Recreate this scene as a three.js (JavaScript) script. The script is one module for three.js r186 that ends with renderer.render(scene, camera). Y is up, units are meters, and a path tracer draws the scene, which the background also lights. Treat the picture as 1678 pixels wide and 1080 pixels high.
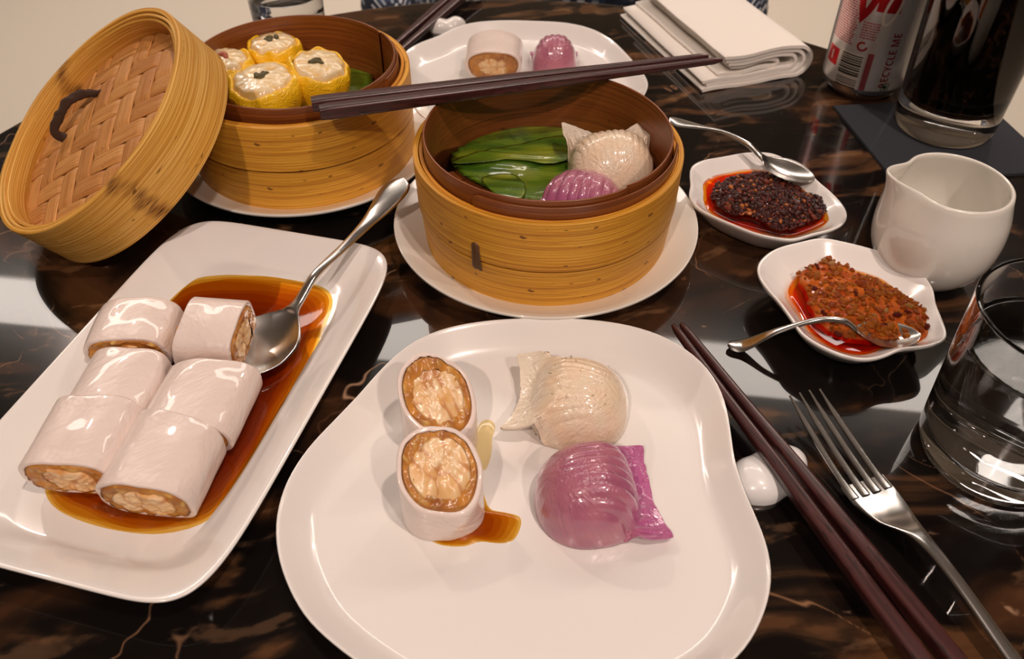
import * as THREE from 'three';
import { ImprovedNoise } from 'three/addons/math/ImprovedNoise.js';
import { mergeGeometries } from 'three/addons/utils/BufferGeometryUtils.js';
import { RectAreaLightUniformsLib } from 'three/addons/lights/RectAreaLightUniformsLib.js';

// ---------------------------------------------------------------- camera, light, exposure
const T = 0.75;                       // table top above the floor
const EYE = 0.327;                    // lens above the table top
const FOCAL = 1400, PITCH = THREE.MathUtils.degToRad(43.5);
const scene = new THREE.Scene();
scene.background = new THREE.Color(0x050404);
const camera = new THREE.PerspectiveCamera(2 * THREE.MathUtils.radToDeg(Math.atan(540 / FOCAL)), 1678 / 1080, 0.02, 40);
camera.position.set(0, T + EYE, 0);
camera.rotation.set(-PITCH, 0, 0);
camera.focus = 0.44;
camera.userData.fStop = 13;
const renderer = new THREE.WebGLRenderer({ antialias: true });
renderer.toneMapping = THREE.LinearToneMapping;
renderer.toneMappingExposure = 1.0;
renderer.shadowMap.enabled = true;
RectAreaLightUniformsLib.init();
const CEIL = 2.75;
const WARM = new THREE.Color().setRGB(1.0, 0.80, 0.70);
const PANEL = new THREE.Color().setRGB(1.0, 0.88, 0.78);
// ceiling lamps: each is built as a fitting with its light further down (lampAt)
const DOWNLIGHTS = [[0.55, 0.22, 5.0], [-0.60, 1.35, 8.6], [0.95, 1.25, 6.0], [-1.5, -2.3, 11], [1.5, -2.6, 11], [0.1, -3.6, 11]];
const STRIP = { x: -0.25, z: -2.36, length: 4.6, width: 0.27, turn: -0.1335, radiance: 6.5 };

// ---------------------------------------------------------------- helpers
const noise = new ImprovedNoise();
const nz = (x, y = 0, z = 0) => noise.noise(x + 13.37, y + 7.77, z + 3.31);
const fbm = (x, y, z = 0, o = 4) => { let a = 0, s = 0.5, f = 1; for (let i = 0; i < o; i++) { a += s * nz(x * f, y * f, z * f); f *= 2.03; s *= 0.5; } return a; };
function rng(seed) { let a = seed >>> 0; return () => { a = (a + 0x6D2B79F5) >>> 0; let t = a; t = Math.imul(t ^ (t >>> 15), t | 1); t ^= t + Math.imul(t ^ (t >>> 7), t | 61); return ((t ^ (t >>> 14)) >>> 0) / 4294967296; }; }
const clamp = (x, a = 0, b = 1) => Math.min(b, Math.max(a, x));
const smooth = (a, b, x) => { const t = clamp((x - a) / (b - a)); return t * t * (3 - 2 * t); };
const lerp = (a, b, t) => a + (b - a) * t;
const V = (x, y, z) => new THREE.Vector3(x, y, z);
/** the point H metres above the table top that pixel (u, v) of the photograph shows */
function P(u, v, H = 0) {
  const a = (u - 839) / FOCAL, b = (540 - v) / FOCAL;
  const dy = b * Math.cos(PITCH) - Math.sin(PITCH), dz = -(Math.cos(PITCH) + b * Math.sin(PITCH));
  const t = (H - EYE) / dy;
  return V(a * t, T + H, dz * t);
}
const used = {};
function numbered(name) { const n = used[name] = (used[name] ?? -1) + 1; return n ? `${name}_${String(n).padStart(3, '0')}` : name; }
function tag(o, label, category, group, kind) {
  if (label) o.userData.label = label;
  if (category) o.userData.category = category;
  if (group) o.userData.group = group;
  if (kind) o.userData.kind = kind;
  return o;
}
function thing(name, label, category, pos, group) {
  const g = new THREE.Group(); g.name = numbered(name); scene.add(g);
  if (pos) g.position.copy(pos);
  return tag(g, label, category, group);
}
function part(name, geo, mat, parent, label, kind) {
  const m = new THREE.Mesh(geo, mat); m.name = name; m.castShadow = m.receiveShadow = true; parent.add(m);
  if (label) m.userData.label = label;
  if (kind) m.userData.kind = kind;
  return m;
}
function single(name, geo, mat, label, category, pos, group) {
  const m = new THREE.Mesh(geo, mat); m.name = numbered(name); m.castShadow = m.receiveShadow = true; scene.add(m);
  if (pos) m.position.copy(pos);
  return tag(m, label, category, group);
}
function struct(name, geo, mat, pos) {
  const m = new THREE.Mesh(geo, mat); m.name = name; m.castShadow = m.receiveShadow = true; scene.add(m);
  if (pos) m.position.copy(pos);
  m.userData.kind = 'structure'; return m;
}
/** normals averaged over all vertices that share a position */
function weld(g) {
  g.computeVertexNormals();
  const p = g.attributes.position, n = g.attributes.normal, map = new Map(), key = i => `${Math.round(p.getX(i) * 2e6)},${Math.round(p.getY(i) * 2e6)},${Math.round(p.getZ(i) * 2e6)}`;
  for (let i = 0; i < p.count; i++) { const k = key(i), a = map.get(k) ?? [0, 0, 0]; a[0] += n.getX(i); a[1] += n.getY(i); a[2] += n.getZ(i); map.set(k, a); }
  for (let i = 0; i < p.count; i++) { const a = map.get(key(i)), l = Math.hypot(...a) || 1; n.setXYZ(i, a[0] / l, a[1] / l, a[2] / l); }
  return g;
}
/** a surface from fn(s, t) -> [x, y, z, u?, v?, r?, g?, b?], s and t from 0 to 1 */
function grid(ns, nt, fn, flip = false) {
  const pos = [], uv = [], col = [], idx = [];
  for (let i = 0; i <= ns; i++) for (let j = 0; j <= nt; j++) {
    const q = fn(i / ns, j / nt);
    pos.push(q[0], q[1], q[2]); uv.push(q[3] ?? i / ns, q[4] ?? j / nt);
    if (q.length > 5) col.push(q[5], q[6], q[7]);
  }
  for (let i = 0; i < ns; i++) for (let j = 0; j < nt; j++) {
    const a = i * (nt + 1) + j, b = a + nt + 1;
    if (flip) idx.push(a, b, a + 1, b, b + 1, a + 1); else idx.push(a, a + 1, b, b, a + 1, b + 1);
  }
  const g = new THREE.BufferGeometry();
  g.setAttribute('position', new THREE.Float32BufferAttribute(pos, 3));
  g.setAttribute('uv', new THREE.Float32BufferAttribute(uv, 2));
  if (col.length) g.setAttribute('color', new THREE.Float32BufferAttribute(col, 3));
  g.setIndex(idx);
  return weld(g);
}
/** points of a profile, corners rounded a little: [[r, y], ...] */
function dense(prof, per = 3, r = 0.0008) {
  const out = [];
  for (let i = 0; i < prof.length; i++) {
    const p = prof[i], a = prof[i - 1], b = prof[i + 1];
    if (!a || !b) { out.push([...p]); continue; }
    const la = Math.hypot(a[0] - p[0], a[1] - p[1]), lb = Math.hypot(b[0] - p[0], b[1] - p[1]), k = Math.min(r, la * 0.45, lb * 0.45);
    const pa = [p[0] + (a[0] - p[0]) * k / la, p[1] + (a[1] - p[1]) * k / la], pb = [p[0] + (b[0] - p[0]) * k / lb, p[1] + (b[1] - p[1]) * k / lb];
    for (let q = 0; q <= per; q++) { const t = q / per; out.push([0, 1].map(c => (1 - t) ** 2 * pa[c] + 2 * t * (1 - t) * p[c] + t * t * pb[c])); }
  }
  return out;
}
/** a turned shape; the profile runs from the inside top down the outside or the like; warp(x, y, z, angle) may bend it */
function turned(prof, seg = 96, warp) {
  const n = prof.length - 1; let len = [0];
  for (let i = 1; i <= n; i++) len.push(len[i - 1] + Math.hypot(prof[i][0] - prof[i - 1][0], prof[i][1] - prof[i - 1][1]));
  const R = Math.max(...prof.map(p => p[0]));
  return grid(seg, n, (s, t) => {
    const k = Math.round(t * n), a = s * Math.PI * 2 + Math.PI, [r, y] = prof[k];
    let q = [r * Math.sin(a), y, r * Math.cos(a)];
    if (warp) q = warp(...q, a, r);
    return [...q, s * 2 * Math.PI * R, len[k]];
  });
}
function boxGeo(x0, x1, y0, y1, z0, z1) { const g = new THREE.BoxGeometry(x1 - x0, y1 - y0, z1 - z0); g.translate((x0 + x1) / 2, (y0 + y1) / 2, (z0 + z1) / 2); return g; }
/** closed curve through points, resampled as radius over angle about a centre */
function polar(points, c, n = 180) {
  const curve = new THREE.CatmullRomCurve3(points, true, 'centripetal'), dense_ = curve.getPoints(900), out = new Array(n).fill(0), hit = new Array(n).fill(0);
  const at = dense_.map(q => [Math.atan2(q.x - c.x, q.z - c.z), Math.hypot(q.x - c.x, q.z - c.z)]);
  for (let i = 0; i < n; i++) {
    const a = -Math.PI + (i + 0.5) / n * 2 * Math.PI; let best = 9, r = 0;
    for (const [b, l] of at) { const d = Math.abs(Math.atan2(Math.sin(a - b), Math.cos(a - b))); if (d < best) { best = d; r = l; } }
    out[i] = r; hit[i] = 1;
  }
  const sm = out.map((_, i) => { let s = 0, w = 0; for (let k = -2; k <= 2; k++) { const ww = 3 - Math.abs(k); s += ww * out[(i + k + n) % n]; w += ww; } return s / w; });
  return a => { const x = ((a + Math.PI) / (2 * Math.PI) * n - 0.5 + n * 4) % n, i = Math.floor(x), f = x - i; return sm[i % n] * (1 - f) + sm[(i + 1) % n] * f; };
}
/** a dish over any outline: profile [[share of the radius, height], ...] from the middle of the top to the middle of the underside */
function dish(radius, prof, seg = 144) {
  const n = prof.length - 1;
  return grid(seg, n, (s, t) => {
    const [k, y] = prof[Math.round(t * n)], a = s * 2 * Math.PI - Math.PI, r = radius(a) * k;
    return [r * Math.sin(a), y, r * Math.cos(a), r * Math.sin(a), r * Math.cos(a)];
  });
}
// ---------------------------------------------------------------- textures
function dataTex(w, h, fn, srgb = true, wrap = true) {
  const d = new Uint8Array(w * h * 4);
  for (let y = 0; y < h; y++) for (let x = 0; x < w; x++) {
    const c = fn(x / w, y / h, x, y), k = (y * w + x) * 4;
    d[k] = clamp(c[0], 0, 255); d[k + 1] = clamp(c[1], 0, 255); d[k + 2] = clamp(c[2], 0, 255); d[k + 3] = 255;
  }
  const t = new THREE.DataTexture(d, w, h); t.magFilter = t.minFilter = THREE.LinearFilter;
  if (wrap) t.wrapS = t.wrapT = THREE.RepeatWrapping;
  if (srgb) t.colorSpace = THREE.SRGBColorSpace;
  t.needsUpdate = true; return t;
}
const mixc = (a, b, t) => [lerp(a[0], b[0], t), lerp(a[1], b[1], t), lerp(a[2], b[2], t)];
// dark brown marble, one square metre
const marbleTex = dataTex(1600, 1600, (x, y) => {
  const X = x * 9, Y = y * 9;
  const wx = fbm(X * 0.8, Y * 0.8, 1.5, 3) * 1.6, wy = fbm(X * 0.8, Y * 0.8, 7.5, 3) * 1.6;
  const a = fbm(X * 0.9 + wx, Y * 1.5 + wy, 0.3, 5);
  let c = mixc([14, 10, 9], [66, 41, 24], smooth(0.03, 0.30, a));
  const streak = fbm(X * 1.5 + wy * 1.2, Y * 5.2 + wx * 1.2 - X * 1.0, 4.2, 6);
  c = mixc(c, [100, 67, 41], smooth(0.09, 0.32, streak) * 0.8);
  c = mixc(c, [150, 112, 78], smooth(0.18, 0.34, fbm(X * 3.0 + wy, Y * 9 + wx - X * 2, 24.2, 5)) * 0.4);
  c = mixc(c, [30, 19, 13], smooth(0.1, 0.3, fbm(X * 3.1 + wx, Y * 5 + wy, 14.2, 4)) * 0.6);
  const v1 = Math.abs(fbm(X * 0.5 + wx * 0.22, Y * 0.5 + wy * 0.22, 9.1, 5)), m1 = smooth(-0.05, 0.2, fbm(X * 0.9, Y * 0.9, 20.5, 3));
  c = mixc(c, [182, 146, 116], (1 - smooth(0.0, 0.0045, v1)) * m1 * 0.9);
  const v2 = Math.abs(fbm(X * 0.85 + wy * 0.25 + Y * 0.4, Y * 0.7 + wx * 0.25, 31.7, 5)), m2 = smooth(-0.04, 0.22, fbm(X * 1.4, Y * 1.4, 44.5, 3));
  c = mixc(c, [160, 118, 86], (1 - smooth(0.0, 0.0065, v2)) * m2 * 0.8);
  const fl = smooth(0.40, 0.5, fbm(X * 5.5, Y * 9, 60.5, 4)); c = mixc(c, [190, 156, 128], fl * 0.7);
  return c;
});
// split bamboo, grain along u; one unit = 0.1 m along the grain, 0.05 m across
const bamboo = (seed, base, dark, light, amp = 1, node = false) => dataTex(512, 512, (x, y) => {
  const per = 2 * Math.PI, cx = Math.cos(x * per) * 0.9, sx = Math.sin(x * per) * 0.9;
  const fine = noise.noise(cx * 0.5 + seed, sx * 0.5, y * 110), mid = noise.noise(cx * 0.22, sx * 0.22 + seed, y * 31), low = noise.noise(cx * 1.2 + 5, sx * 1.2 + seed, y * 4.1);
  const hair = Math.pow(clamp(1 - Math.abs(noise.noise(cx * 0.5, sx * 0.5 + 9, y * 60 + seed)) * 9), 2);
  let c = mixc(base, light, clamp(0.5 + 1.5 * fine * amp + 0.5 * low) * 0.7);
  c = mixc(c, dark, clamp(0.12 + 0.6 * mid * amp - 0.6 * fine) * 0.7);
  c = mixc(c, dark, hair * 0.5 * amp);
  if (node) { const d = Math.abs(x - 0.5 + 0.02 * noise.noise(y * 9, seed, 1.1)), f = noise.noise(x * 40, y * 130, 6.6); c = mixc(c, [92, 52, 18], smooth(0.035, 0.0, d) * clamp(0.55 + f) * smooth(-0.25, 0.3, noise.noise(y * 3, 2.2, seed))); }
  const spot = noise.noise(cx * 6 + 20, sx * 6 + seed, y * 19); c = mixc(c, mixc(dark, [40, 20, 8], 0.6), smooth(0.62, 0.75, spot) * 0.7);
  return c;
});
const bambooA = bamboo(1.3, [208, 146, 36], [148, 84, 8], [230, 176, 64]);
const bambooB = bamboo(5.9, [216, 158, 62], [166, 104, 22], [240, 196, 114], 1, true);
const bambooIn = bamboo(9.2, [124, 64, 24], [78, 34, 10], [150, 86, 36]);
const bambooWeave = bamboo(14.1, [204, 140, 74], [136, 78, 30], [226, 174, 108], 1.25);
const rosewood = dataTex(512, 256, (x, y) => {
  const a = noise.noise(x * 5, y * 60, 2.2), b = noise.noise(x * 2.2, y * 17, 8.8), d = smooth(0.25, 0.5, noise.noise(x * 26, y * 90, 5.5));
  let c = mixc([74, 34, 32], [44, 18, 18], clamp(0.5 + a * 0.9)); c = mixc(c, [98, 50, 46], clamp(b * 0.9)); return mixc(c, [30, 12, 12], d * 0.8);
});
const ripple = dataTex(256, 256, (x, y) => { const p = 2 * Math.PI, n = noise.noise(Math.cos(x * p) * 2.4 + 4, Math.sin(x * p) * 2.4 + Math.cos(y * p) * 2.4, Math.sin(y * p) * 2.4) * 0.6 + noise.noise(Math.cos(x * p) * 6 + 9, Math.sin(x * p) * 6 + Math.cos(y * p) * 6, Math.sin(y * p) * 6) * 0.4; const g = 128 + 127 * n; return [g, g, g]; }, false);
const grit = dataTex(256, 256, (x, y, i, j) => { const n = noise.noise(i * 0.31, j * 0.31, 3.3) * 0.6 + noise.noise(i * 0.83, j * 0.83, 6.1) * 0.4, g = 128 + 120 * n; return [g, g, g]; }, false);
const weaveTex = dataTex(128, 128, (x, y, i, j) => {
  const cx = Math.floor(i / 16), cy = Math.floor(j / 16), u = (i % 16) / 16, v = (j % 16) / 16, over = (cx + cy) % 2;
  const n = noise.noise(cx * 2.3 + 0.5, cy * 3.1 + 0.5, 4.4), e = over ? Math.abs(v - 0.5) : Math.abs(u - 0.5);
  const w = over && n > -0.25 ? [206, 208, 206] : [24, 32, 52]; return mixc(mixc(w, [52, 70, 104], clamp(0.1 + n)), [14, 18, 28], smooth(0.22, 0.45, e) * 0.9);
});
const clothTex = dataTex(64, 64, (x, y, i, j) => { const g = 128 + 60 * Math.sin(i / 64 * Math.PI * 2 * 16) * Math.sin(j / 64 * Math.PI * 2 * 16) + 30 * noise.noise(i * 0.7, j * 0.7, 2.5); return [g, g, g]; }, false);
function rep(t, x, y) { const c = t.clone(); c.repeat.set(x, y); c.needsUpdate = true; return c; }

// ---------------------------------------------------------------- materials
const std = o => new THREE.MeshStandardMaterial(o), phy = o => new THREE.MeshPhysicalMaterial(o), rgb = (r, g, b) => new THREE.Color().setRGB(r, g, b);
const M = {
  marble: phy({ map: rep(marbleTex, 1, 1), roughness: 0.16, specularIntensity: 0.3, clearcoat: 0.85, clearcoatRoughness: 0.02 }),
  floor: std({ color: rgb(0.475, 0.44, 0.37), roughness: 0.45 }),
  wall: std({ color: rgb(0.46, 0.40, 0.32), roughness: 0.9 }),
  ceiling: std({ color: rgb(0.26, 0.235, 0.215), roughness: 0.95 }),
  porcelain: phy({ color: rgb(0.80, 0.77, 0.735), roughness: 0.22, clearcoat: 1, clearcoatRoughness: 0.03 }),
  porcelainCream: phy({ color: rgb(0.76, 0.73, 0.66), roughness: 0.25, clearcoat: 1, clearcoatRoughness: 0.04 }),
  outer: std({ map: rep(bambooA, 5, 20), roughness: 0.5, bumpMap: rep(bambooA, 5, 20), bumpScale: 0.00025 }),
  rim: std({ map: rep(bambooA, 5, 60), color: rgb(1.0, 0.86, 0.7), roughness: 0.55 }),
  lidHoop: std({ map: rep(bambooB, 4.09, 20), roughness: 0.5, bumpMap: rep(bambooB, 5, 20), bumpScale: 0.00025 }),
  inner: phy({ map: rep(bambooIn, 5, 20), roughness: 0.38, clearcoat: 0.3, clearcoatRoughness: 0.3 }),
  slat: std({ map: rep(bambooIn, 8, 20), roughness: 0.5 }),
  strip: std({ map: rep(bambooWeave, 9, 40), roughness: 0.5, bumpMap: rep(bambooWeave, 9, 40), bumpScale: 0.0003 }),
  stripB: std({ map: rep(bambooWeave, 9, 40), color: rgb(0.86, 0.80, 0.74), roughness: 0.5, bumpMap: rep(bambooWeave, 9, 40), bumpScale: 0.0003 }),
  twig: std({ color: rgb(0.085, 0.038, 0.02), roughness: 0.7, bumpMap: rep(grit, 30, 30), bumpScale: 0.0006 }),
  tie: std({ color: rgb(0.10, 0.045, 0.015), roughness: 0.45 }),
  wood: phy({ map: rep(rosewood, 6, 8), roughness: 0.38, clearcoat: 0.35, clearcoatRoughness: 0.25 }),
  steel: std({ color: rgb(0.72, 0.70, 0.67), metalness: 1, roughness: 0.23 }),
  skin: phy({ color: rgb(0.76, 0.645, 0.585), roughness: 0.38, clearcoat: 0.7, clearcoatRoughness: 0.04, bumpMap: rep(ripple, 14, 14), bumpScale: 0.0005 }),
  crisp: phy({ vertexColors: true, roughness: 0.42, clearcoat: 0.5, clearcoatRoughness: 0.2, bumpMap: rep(grit, 60, 60), bumpScale: 0.0005 }),
  fill: phy({ vertexColors: true, roughness: 0.4, clearcoat: 0.5, clearcoatRoughness: 0.2 }),
  dumplingWhite: phy({ vertexColors: true, roughness: 0.3, clearcoat: 1, clearcoatRoughness: 0.08, bumpMap: rep(ripple, 34, 34), bumpScale: 0.0007 }),
  dumplingPurple: phy({ vertexColors: true, roughness: 0.3, clearcoat: 1, clearcoatRoughness: 0.08, bumpMap: rep(ripple, 34, 34), bumpScale: 0.0007 }),
  flapWhite: phy({ color: rgb(0.80, 0.72, 0.62), roughness: 0.8, transmission: 0.45, thickness: 0, clearcoat: 0.8, clearcoatRoughness: 0.1 }),
  flapPurple: phy({ color: rgb(0.60, 0.22, 0.42), roughness: 0.8, transmission: 0.3, thickness: 0, clearcoat: 1, clearcoatRoughness: 0.08 }),
  herb: std({ color: rgb(0.08, 0.10, 0.03), roughness: 0.7 }),
  yellow: phy({ color: rgb(0.93, 0.55, 0.010), roughness: 0.36, clearcoat: 0.8, clearcoatRoughness: 0.12, bumpMap: rep(ripple, 50, 50), bumpScale: 0.0008 }),
  meat: phy({ vertexColors: true, roughness: 0.4, clearcoat: 0.7, clearcoatRoughness: 0.15 }),
  garnish: std({ color: rgb(0.075, 0.06, 0.012), roughness: 0.6 }),
  carrot: std({ color: rgb(0.42, 0.10, 0.05), roughness: 0.6 }),
  leaf: phy({ vertexColors: true, roughness: 0.3, clearcoat: 1, clearcoatRoughness: 0.05, bumpMap: rep(ripple, 14, 60), bumpScale: 0.0006 }),
  soy: phy({ color: rgb(0.90, 0.70, 0.28), roughness: 0.03, transmission: 1, thickness: 0, ior: 1.40 }),
  soyDeep: phy({ color: rgb(0.915, 0.80, 0.52), roughness: 0.03, transmission: 1, thickness: 0, ior: 1.36, specularIntensity: 0 }),
  soyThin: phy({ color: rgb(0.95, 0.86, 0.62), roughness: 0.03, transmission: 1, thickness: 0, ior: 1.40 }),
  chiliOil: phy({ color: rgb(0.99, 0.62, 0.09), roughness: 0.03, transmission: 1, thickness: 0, ior: 1.45 }),
  chiliOilDeep: phy({ color: rgb(0.965, 0.56, 0.2), roughness: 0.03, transmission: 1, thickness: 0, ior: 1.36, specularIntensity: 0 }),
  chili: phy({ vertexColors: true, roughness: 0.5, specularIntensity: 0.3, clearcoat: 0.6, clearcoatRoughness: 0.05 }),
  paste: phy({ vertexColors: true, roughness: 0.55, specularIntensity: 0.2, clearcoat: 0.45, clearcoatRoughness: 0.06, bumpMap: rep(grit, 40, 40), bumpScale: 0.0008 }),
  glass: phy({ color: 0xffffff, roughness: 0.0, transmission: 1, thickness: 0.003, ior: 1.5 }),
  water: phy({ color: 0xffffff, roughness: 0.0, transmission: 1, thickness: 0.05, ior: 1.333 }),
  cola: phy({ color: 0xffffff, roughness: 0.0, transmission: 1, thickness: 0.05, ior: 1.34, attenuationColor: rgb(0.34, 0.05, 0.006), attenuationDistance: 0.0026 }),
  ice: phy({ color: 0xffffff, roughness: 0.05, transmission: 1, thickness: 0.02, ior: 1.31 }),
  lime: phy({ color: rgb(0.30, 0.40, 0.05), roughness: 0.5 }),
  mat: std({ color: rgb(0.018, 0.020, 0.027), roughness: 0.85, bumpMap: rep(clothTex, 12, 12), bumpScale: 0.0003 }),
  napkin: std({ color: rgb(0.80, 0.755, 0.69), roughness: 0.95, bumpMap: rep(clothTex, 40, 40), bumpScale: 0.0001 }),
  fabric: std({ map: rep(weaveTex, 8, 8), roughness: 0.95 }),
  chairLeg: std({ color: rgb(0.05, 0.03, 0.02), roughness: 0.5 }),
  tableBase: std({ color: rgb(0.03, 0.028, 0.026), roughness: 0.4, metalness: 0.6 }),
  canMetal: std({ color: rgb(0.68, 0.66, 0.64), metalness: 1, roughness: 0.28 }),
  lampTrim: std({ color: rgb(0.6, 0.6, 0.6), roughness: 0.5 }),
  lampGlow: std({ color: 0x000000, emissive: WARM, emissiveIntensity: 6 }),
  stripGlow: std({ color: 0x000000, emissive: PANEL, emissiveIntensity: 2.5 }),
};

// ---------------------------------------------------------------- the room
struct('floor', boxGeo(-3.6, 3.6, -0.1, 0, -4.6, 3.0), M.floor);
struct('ceiling', boxGeo(-3.6, 3.6, CEIL, CEIL + 0.1, -4.6, 3.0), M.ceiling);
struct('wall_back', boxGeo(-3.6, 3.6, 0, CEIL, -4.7, -4.6), M.wall);
struct('wall_front', boxGeo(-3.6, 3.6, 0, CEIL, 3.0, 3.1), M.wall);
struct('wall_left', boxGeo(-3.7, -3.6, 0, CEIL, -4.7, 3.1), M.wall);
struct('wall_right', boxGeo(3.6, 3.7, 0, CEIL, -4.7, 3.1), M.wall);
// ceiling lamps
const LAMP_AT = ['above the fork', 'over the diner beside the rectangular plate', 'over the diner beside the water tumbler', 'beyond the leaning lid', 'beyond the tall drink', 'behind the tub chair'];
DOWNLIGHTS.forEach(([x, z, power], i) => {
  const g = thing('ceiling_downlight', `round recessed ceiling downlight with a white trim ring ${LAMP_AT[i]}`, 'downlight', V(x, CEIL - 0.012, z), 'downlights in the ceiling');
  part('trim_ring', turned(dense([[0.040, 0.012], [0.040, 0.0], [0.052, 0.0], [0.055, 0.012]], 3, 0.002), 40), M.lampTrim, g);
  const disc = new THREE.CylinderGeometry(0.04, 0.04, 0.004, 32); disc.translate(0, 0.008, 0); part('lamp_glow', disc, M.lampGlow, g);
  const s = new THREE.SpotLight(WARM, power, 0, 0.95, 0.6, 2); s.position.set(x, CEIL - 0.02, z); s.castShadow = true; s.shadow.radius = 2.0; s.shadow.mapSize.set(2048, 2048);
  s.target.position.set(x * 0.3, T, i < 3 ? -0.35 : z); scene.add(s); scene.add(s.target);
});
{
  const g = thing('ceiling_light_strip', 'long diffused ceiling light strip in a thin frame', 'light strip', V(STRIP.x, CEIL, STRIP.z)); g.rotation.y = STRIP.turn;
  const L = STRIP.length / 2, W = STRIP.width / 2;
  part('lamp_diffuser', boxGeo(-L, L, -0.012, -0.002, -W, W), M.stripGlow, g);
  part('frame_rail', boxGeo(-L, L, -0.03, 0, -W - 0.02, -W), M.lampTrim, g); part('frame_rail', boxGeo(-L, L, -0.03, 0, W, W + 0.02), M.lampTrim, g);
  part('frame_end', boxGeo(-L - 0.02, -L, -0.03, 0, -W - 0.02, W + 0.02), M.lampTrim, g); part('frame_end', boxGeo(L, L + 0.02, -0.03, 0, -W - 0.02, W + 0.02), M.lampTrim, g);
  const r = new THREE.RectAreaLight(PANEL, STRIP.radiance, STRIP.length, STRIP.width); r.position.set(STRIP.x, CEIL - 0.016, STRIP.z); r.rotation.set(-Math.PI / 2, 0, STRIP.turn); scene.add(r);
}
// ---------------------------------------------------------------- table and chair
const TC = V(-0.0023, 0, -0.3841), TR = 0.4113;
{
  const g = thing('round_table', 'round dark brown veined marble table set with dim sum', 'table', V(TC.x, 0, TC.z));
  const prof = dense([[0.0001, T], [TR - 0.03, T], [TR, T], [TR, T - 0.022], [TR - 0.03, T - 0.022], [0.0001, T - 0.022]], 4, 0.003);
  const top = turned(prof, 160), p = top.attributes.position, uv = top.attributes.uv;
  for (let i = 0; i < p.count; i++) uv.setXY(i, p.getX(i) + 0.5 + (p.getY(i) < T - 0.004 ? (T - p.getY(i)) : 0), -p.getZ(i) + 0.5);
  part('table_top', top, M.marble, g, 'polished dark brown marble top with pale veins');
  part('column', turned(dense([[0.03, T - 0.022], [0.028, 0.2], [0.035, 0.03]], 3, 0.01), 40), M.tableBase, g);
  part('foot', turned(dense([[0.03, 0.03], [0.24, 0.018], [0.245, 0.0], [0.0001, 0.0]], 3, 0.006), 64), M.tableBase, g);
}
{
  const g = thing('tub_chair', 'tub chair in blue and white woven fabric across the table', 'chair', V(0.07, 0, -1.16));
  const wallPts = k => { // U-shaped wall in plan, open towards the table
    const a = lerp(-0.62, 0.62, k) * Math.PI, r = 0.235; return [Math.sin(a) * r * 1.0, -Math.cos(a) * r * 1.05, a];
  };
  part('back_shell', grid(64, 24, (s, t) => {
    const [x, z, a] = wallPts(s), th = t * 2 * Math.PI, back = Math.abs(a) / Math.PI, endr = Math.pow(Math.sin(clamp(Math.min(s, 1 - s) * 14, 0.04, 1) * Math.PI / 2), 0.6);
    const hw = 0.042 * endr, top = 0.70 - 0.06 * smooth(0.1, 0.6, back), hh = (top - 0.26) / 2 * (0.85 + 0.15 * endr), cy = 0.26 + (top - 0.26) / 2;
    const cs = Math.cos(th), sn = Math.sin(th), ox = Math.sign(cs) * Math.pow(Math.abs(cs), 0.45) * hw, oy = Math.sign(sn) * Math.pow(Math.abs(sn), 0.3) * hh;
    const nx = Math.sin(a), nzz = -Math.cos(a);
    return [x + nx * ox, cy + oy, z + nzz * ox, s * 1.0, t * 0.9];
  }), M.fabric, g);
  part('seat_cushion', grid(64, 14, (s, t) => {
    const a = s * 2 * Math.PI, e = 3.2, c = Math.cos(a), sn = Math.sin(a), q = Math.pow(Math.pow(Math.abs(c), e) + Math.pow(Math.abs(sn), e), -1 / e);
    const k = [0.001, 0.4, 0.75, 0.9, 0.96, 0.99, 1, 1, 1, 0.99, 0.96, 0.9, 0.6, 0.3, 0.001][Math.round(t * 14)], y = [0.475, 0.474, 0.47, 0.466, 0.458, 0.445, 0.43, 0.38, 0.33, 0.31, 0.30, 0.295, 0.29, 0.29, 0.29][Math.round(t * 14)];
    return [c * q * 0.195 * k, y, 0.03 + sn * q * 0.20 * k, c * q * 0.2 * k * 1, sn * q * 0.2 * k + y];
  }, true), M.fabric, g);
  for (const [x, z] of [[-0.15, 0.16], [0.15, 0.16], [-0.14, -0.16], [0.14, -0.16]]) { const l = new THREE.CylinderGeometry(0.018, 0.011, 0.3, 16); l.translate(x, 0.15, z); part('leg', l, M.chairLeg, g); }
}
// ---------------------------------------------------------------- plates
const PLATE_PROFILE = [[0.0005, 0.0046], [0.3, 0.0045], [0.6, 0.0045], [0.8, 0.0045], [0.845, 0.0047], [0.87, 0.0054], [0.90, 0.0076], [0.94, 0.0112], [0.975, 0.0146], [0.99, 0.0158], [0.997, 0.0160], [1.0, 0.0154], [0.997, 0.0143], [0.985, 0.0130], [0.94, 0.0085], [0.88, 0.0030], [0.84, 0.0012], [0.7, 0.0002], [0.4, 0.0], [0.0005, 0.0]];
function tracedPlate(name, px, H, c, prof, mat, label, category, group) {
  const cc = P(c[0], c[1], H), rad = polar(px.map(([u, v]) => P(u, v, H)), cc, 180);
  return single(name, dish(rad, prof), mat, label, category, V(cc.x, T, cc.z), group);
}
tracedPlate('lobed_plate', [[900, 522], [800, 526], [725, 540], [672, 564], [628, 602], [588, 647], [545, 692], [505, 735], [470, 790], [453, 850], [455, 905], [470, 955], [500, 1010], [540, 1050], [590, 1088], [660, 1130], [760, 1158], [870, 1168], [980, 1162], [1080, 1145], [1160, 1112], [1215, 1070], [1250, 1010], [1264, 950], [1258, 900], [1240, 850], [1218, 800], [1203, 750], [1196, 700], [1185, 650], [1160, 605], [1120, 570], [1070, 545], [1000, 528]], 0.0155, [860, 815], PLATE_PROFILE, M.porcelain, 'large white lobed plate holding two upright rolls and two dumplings', 'plate');
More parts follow.
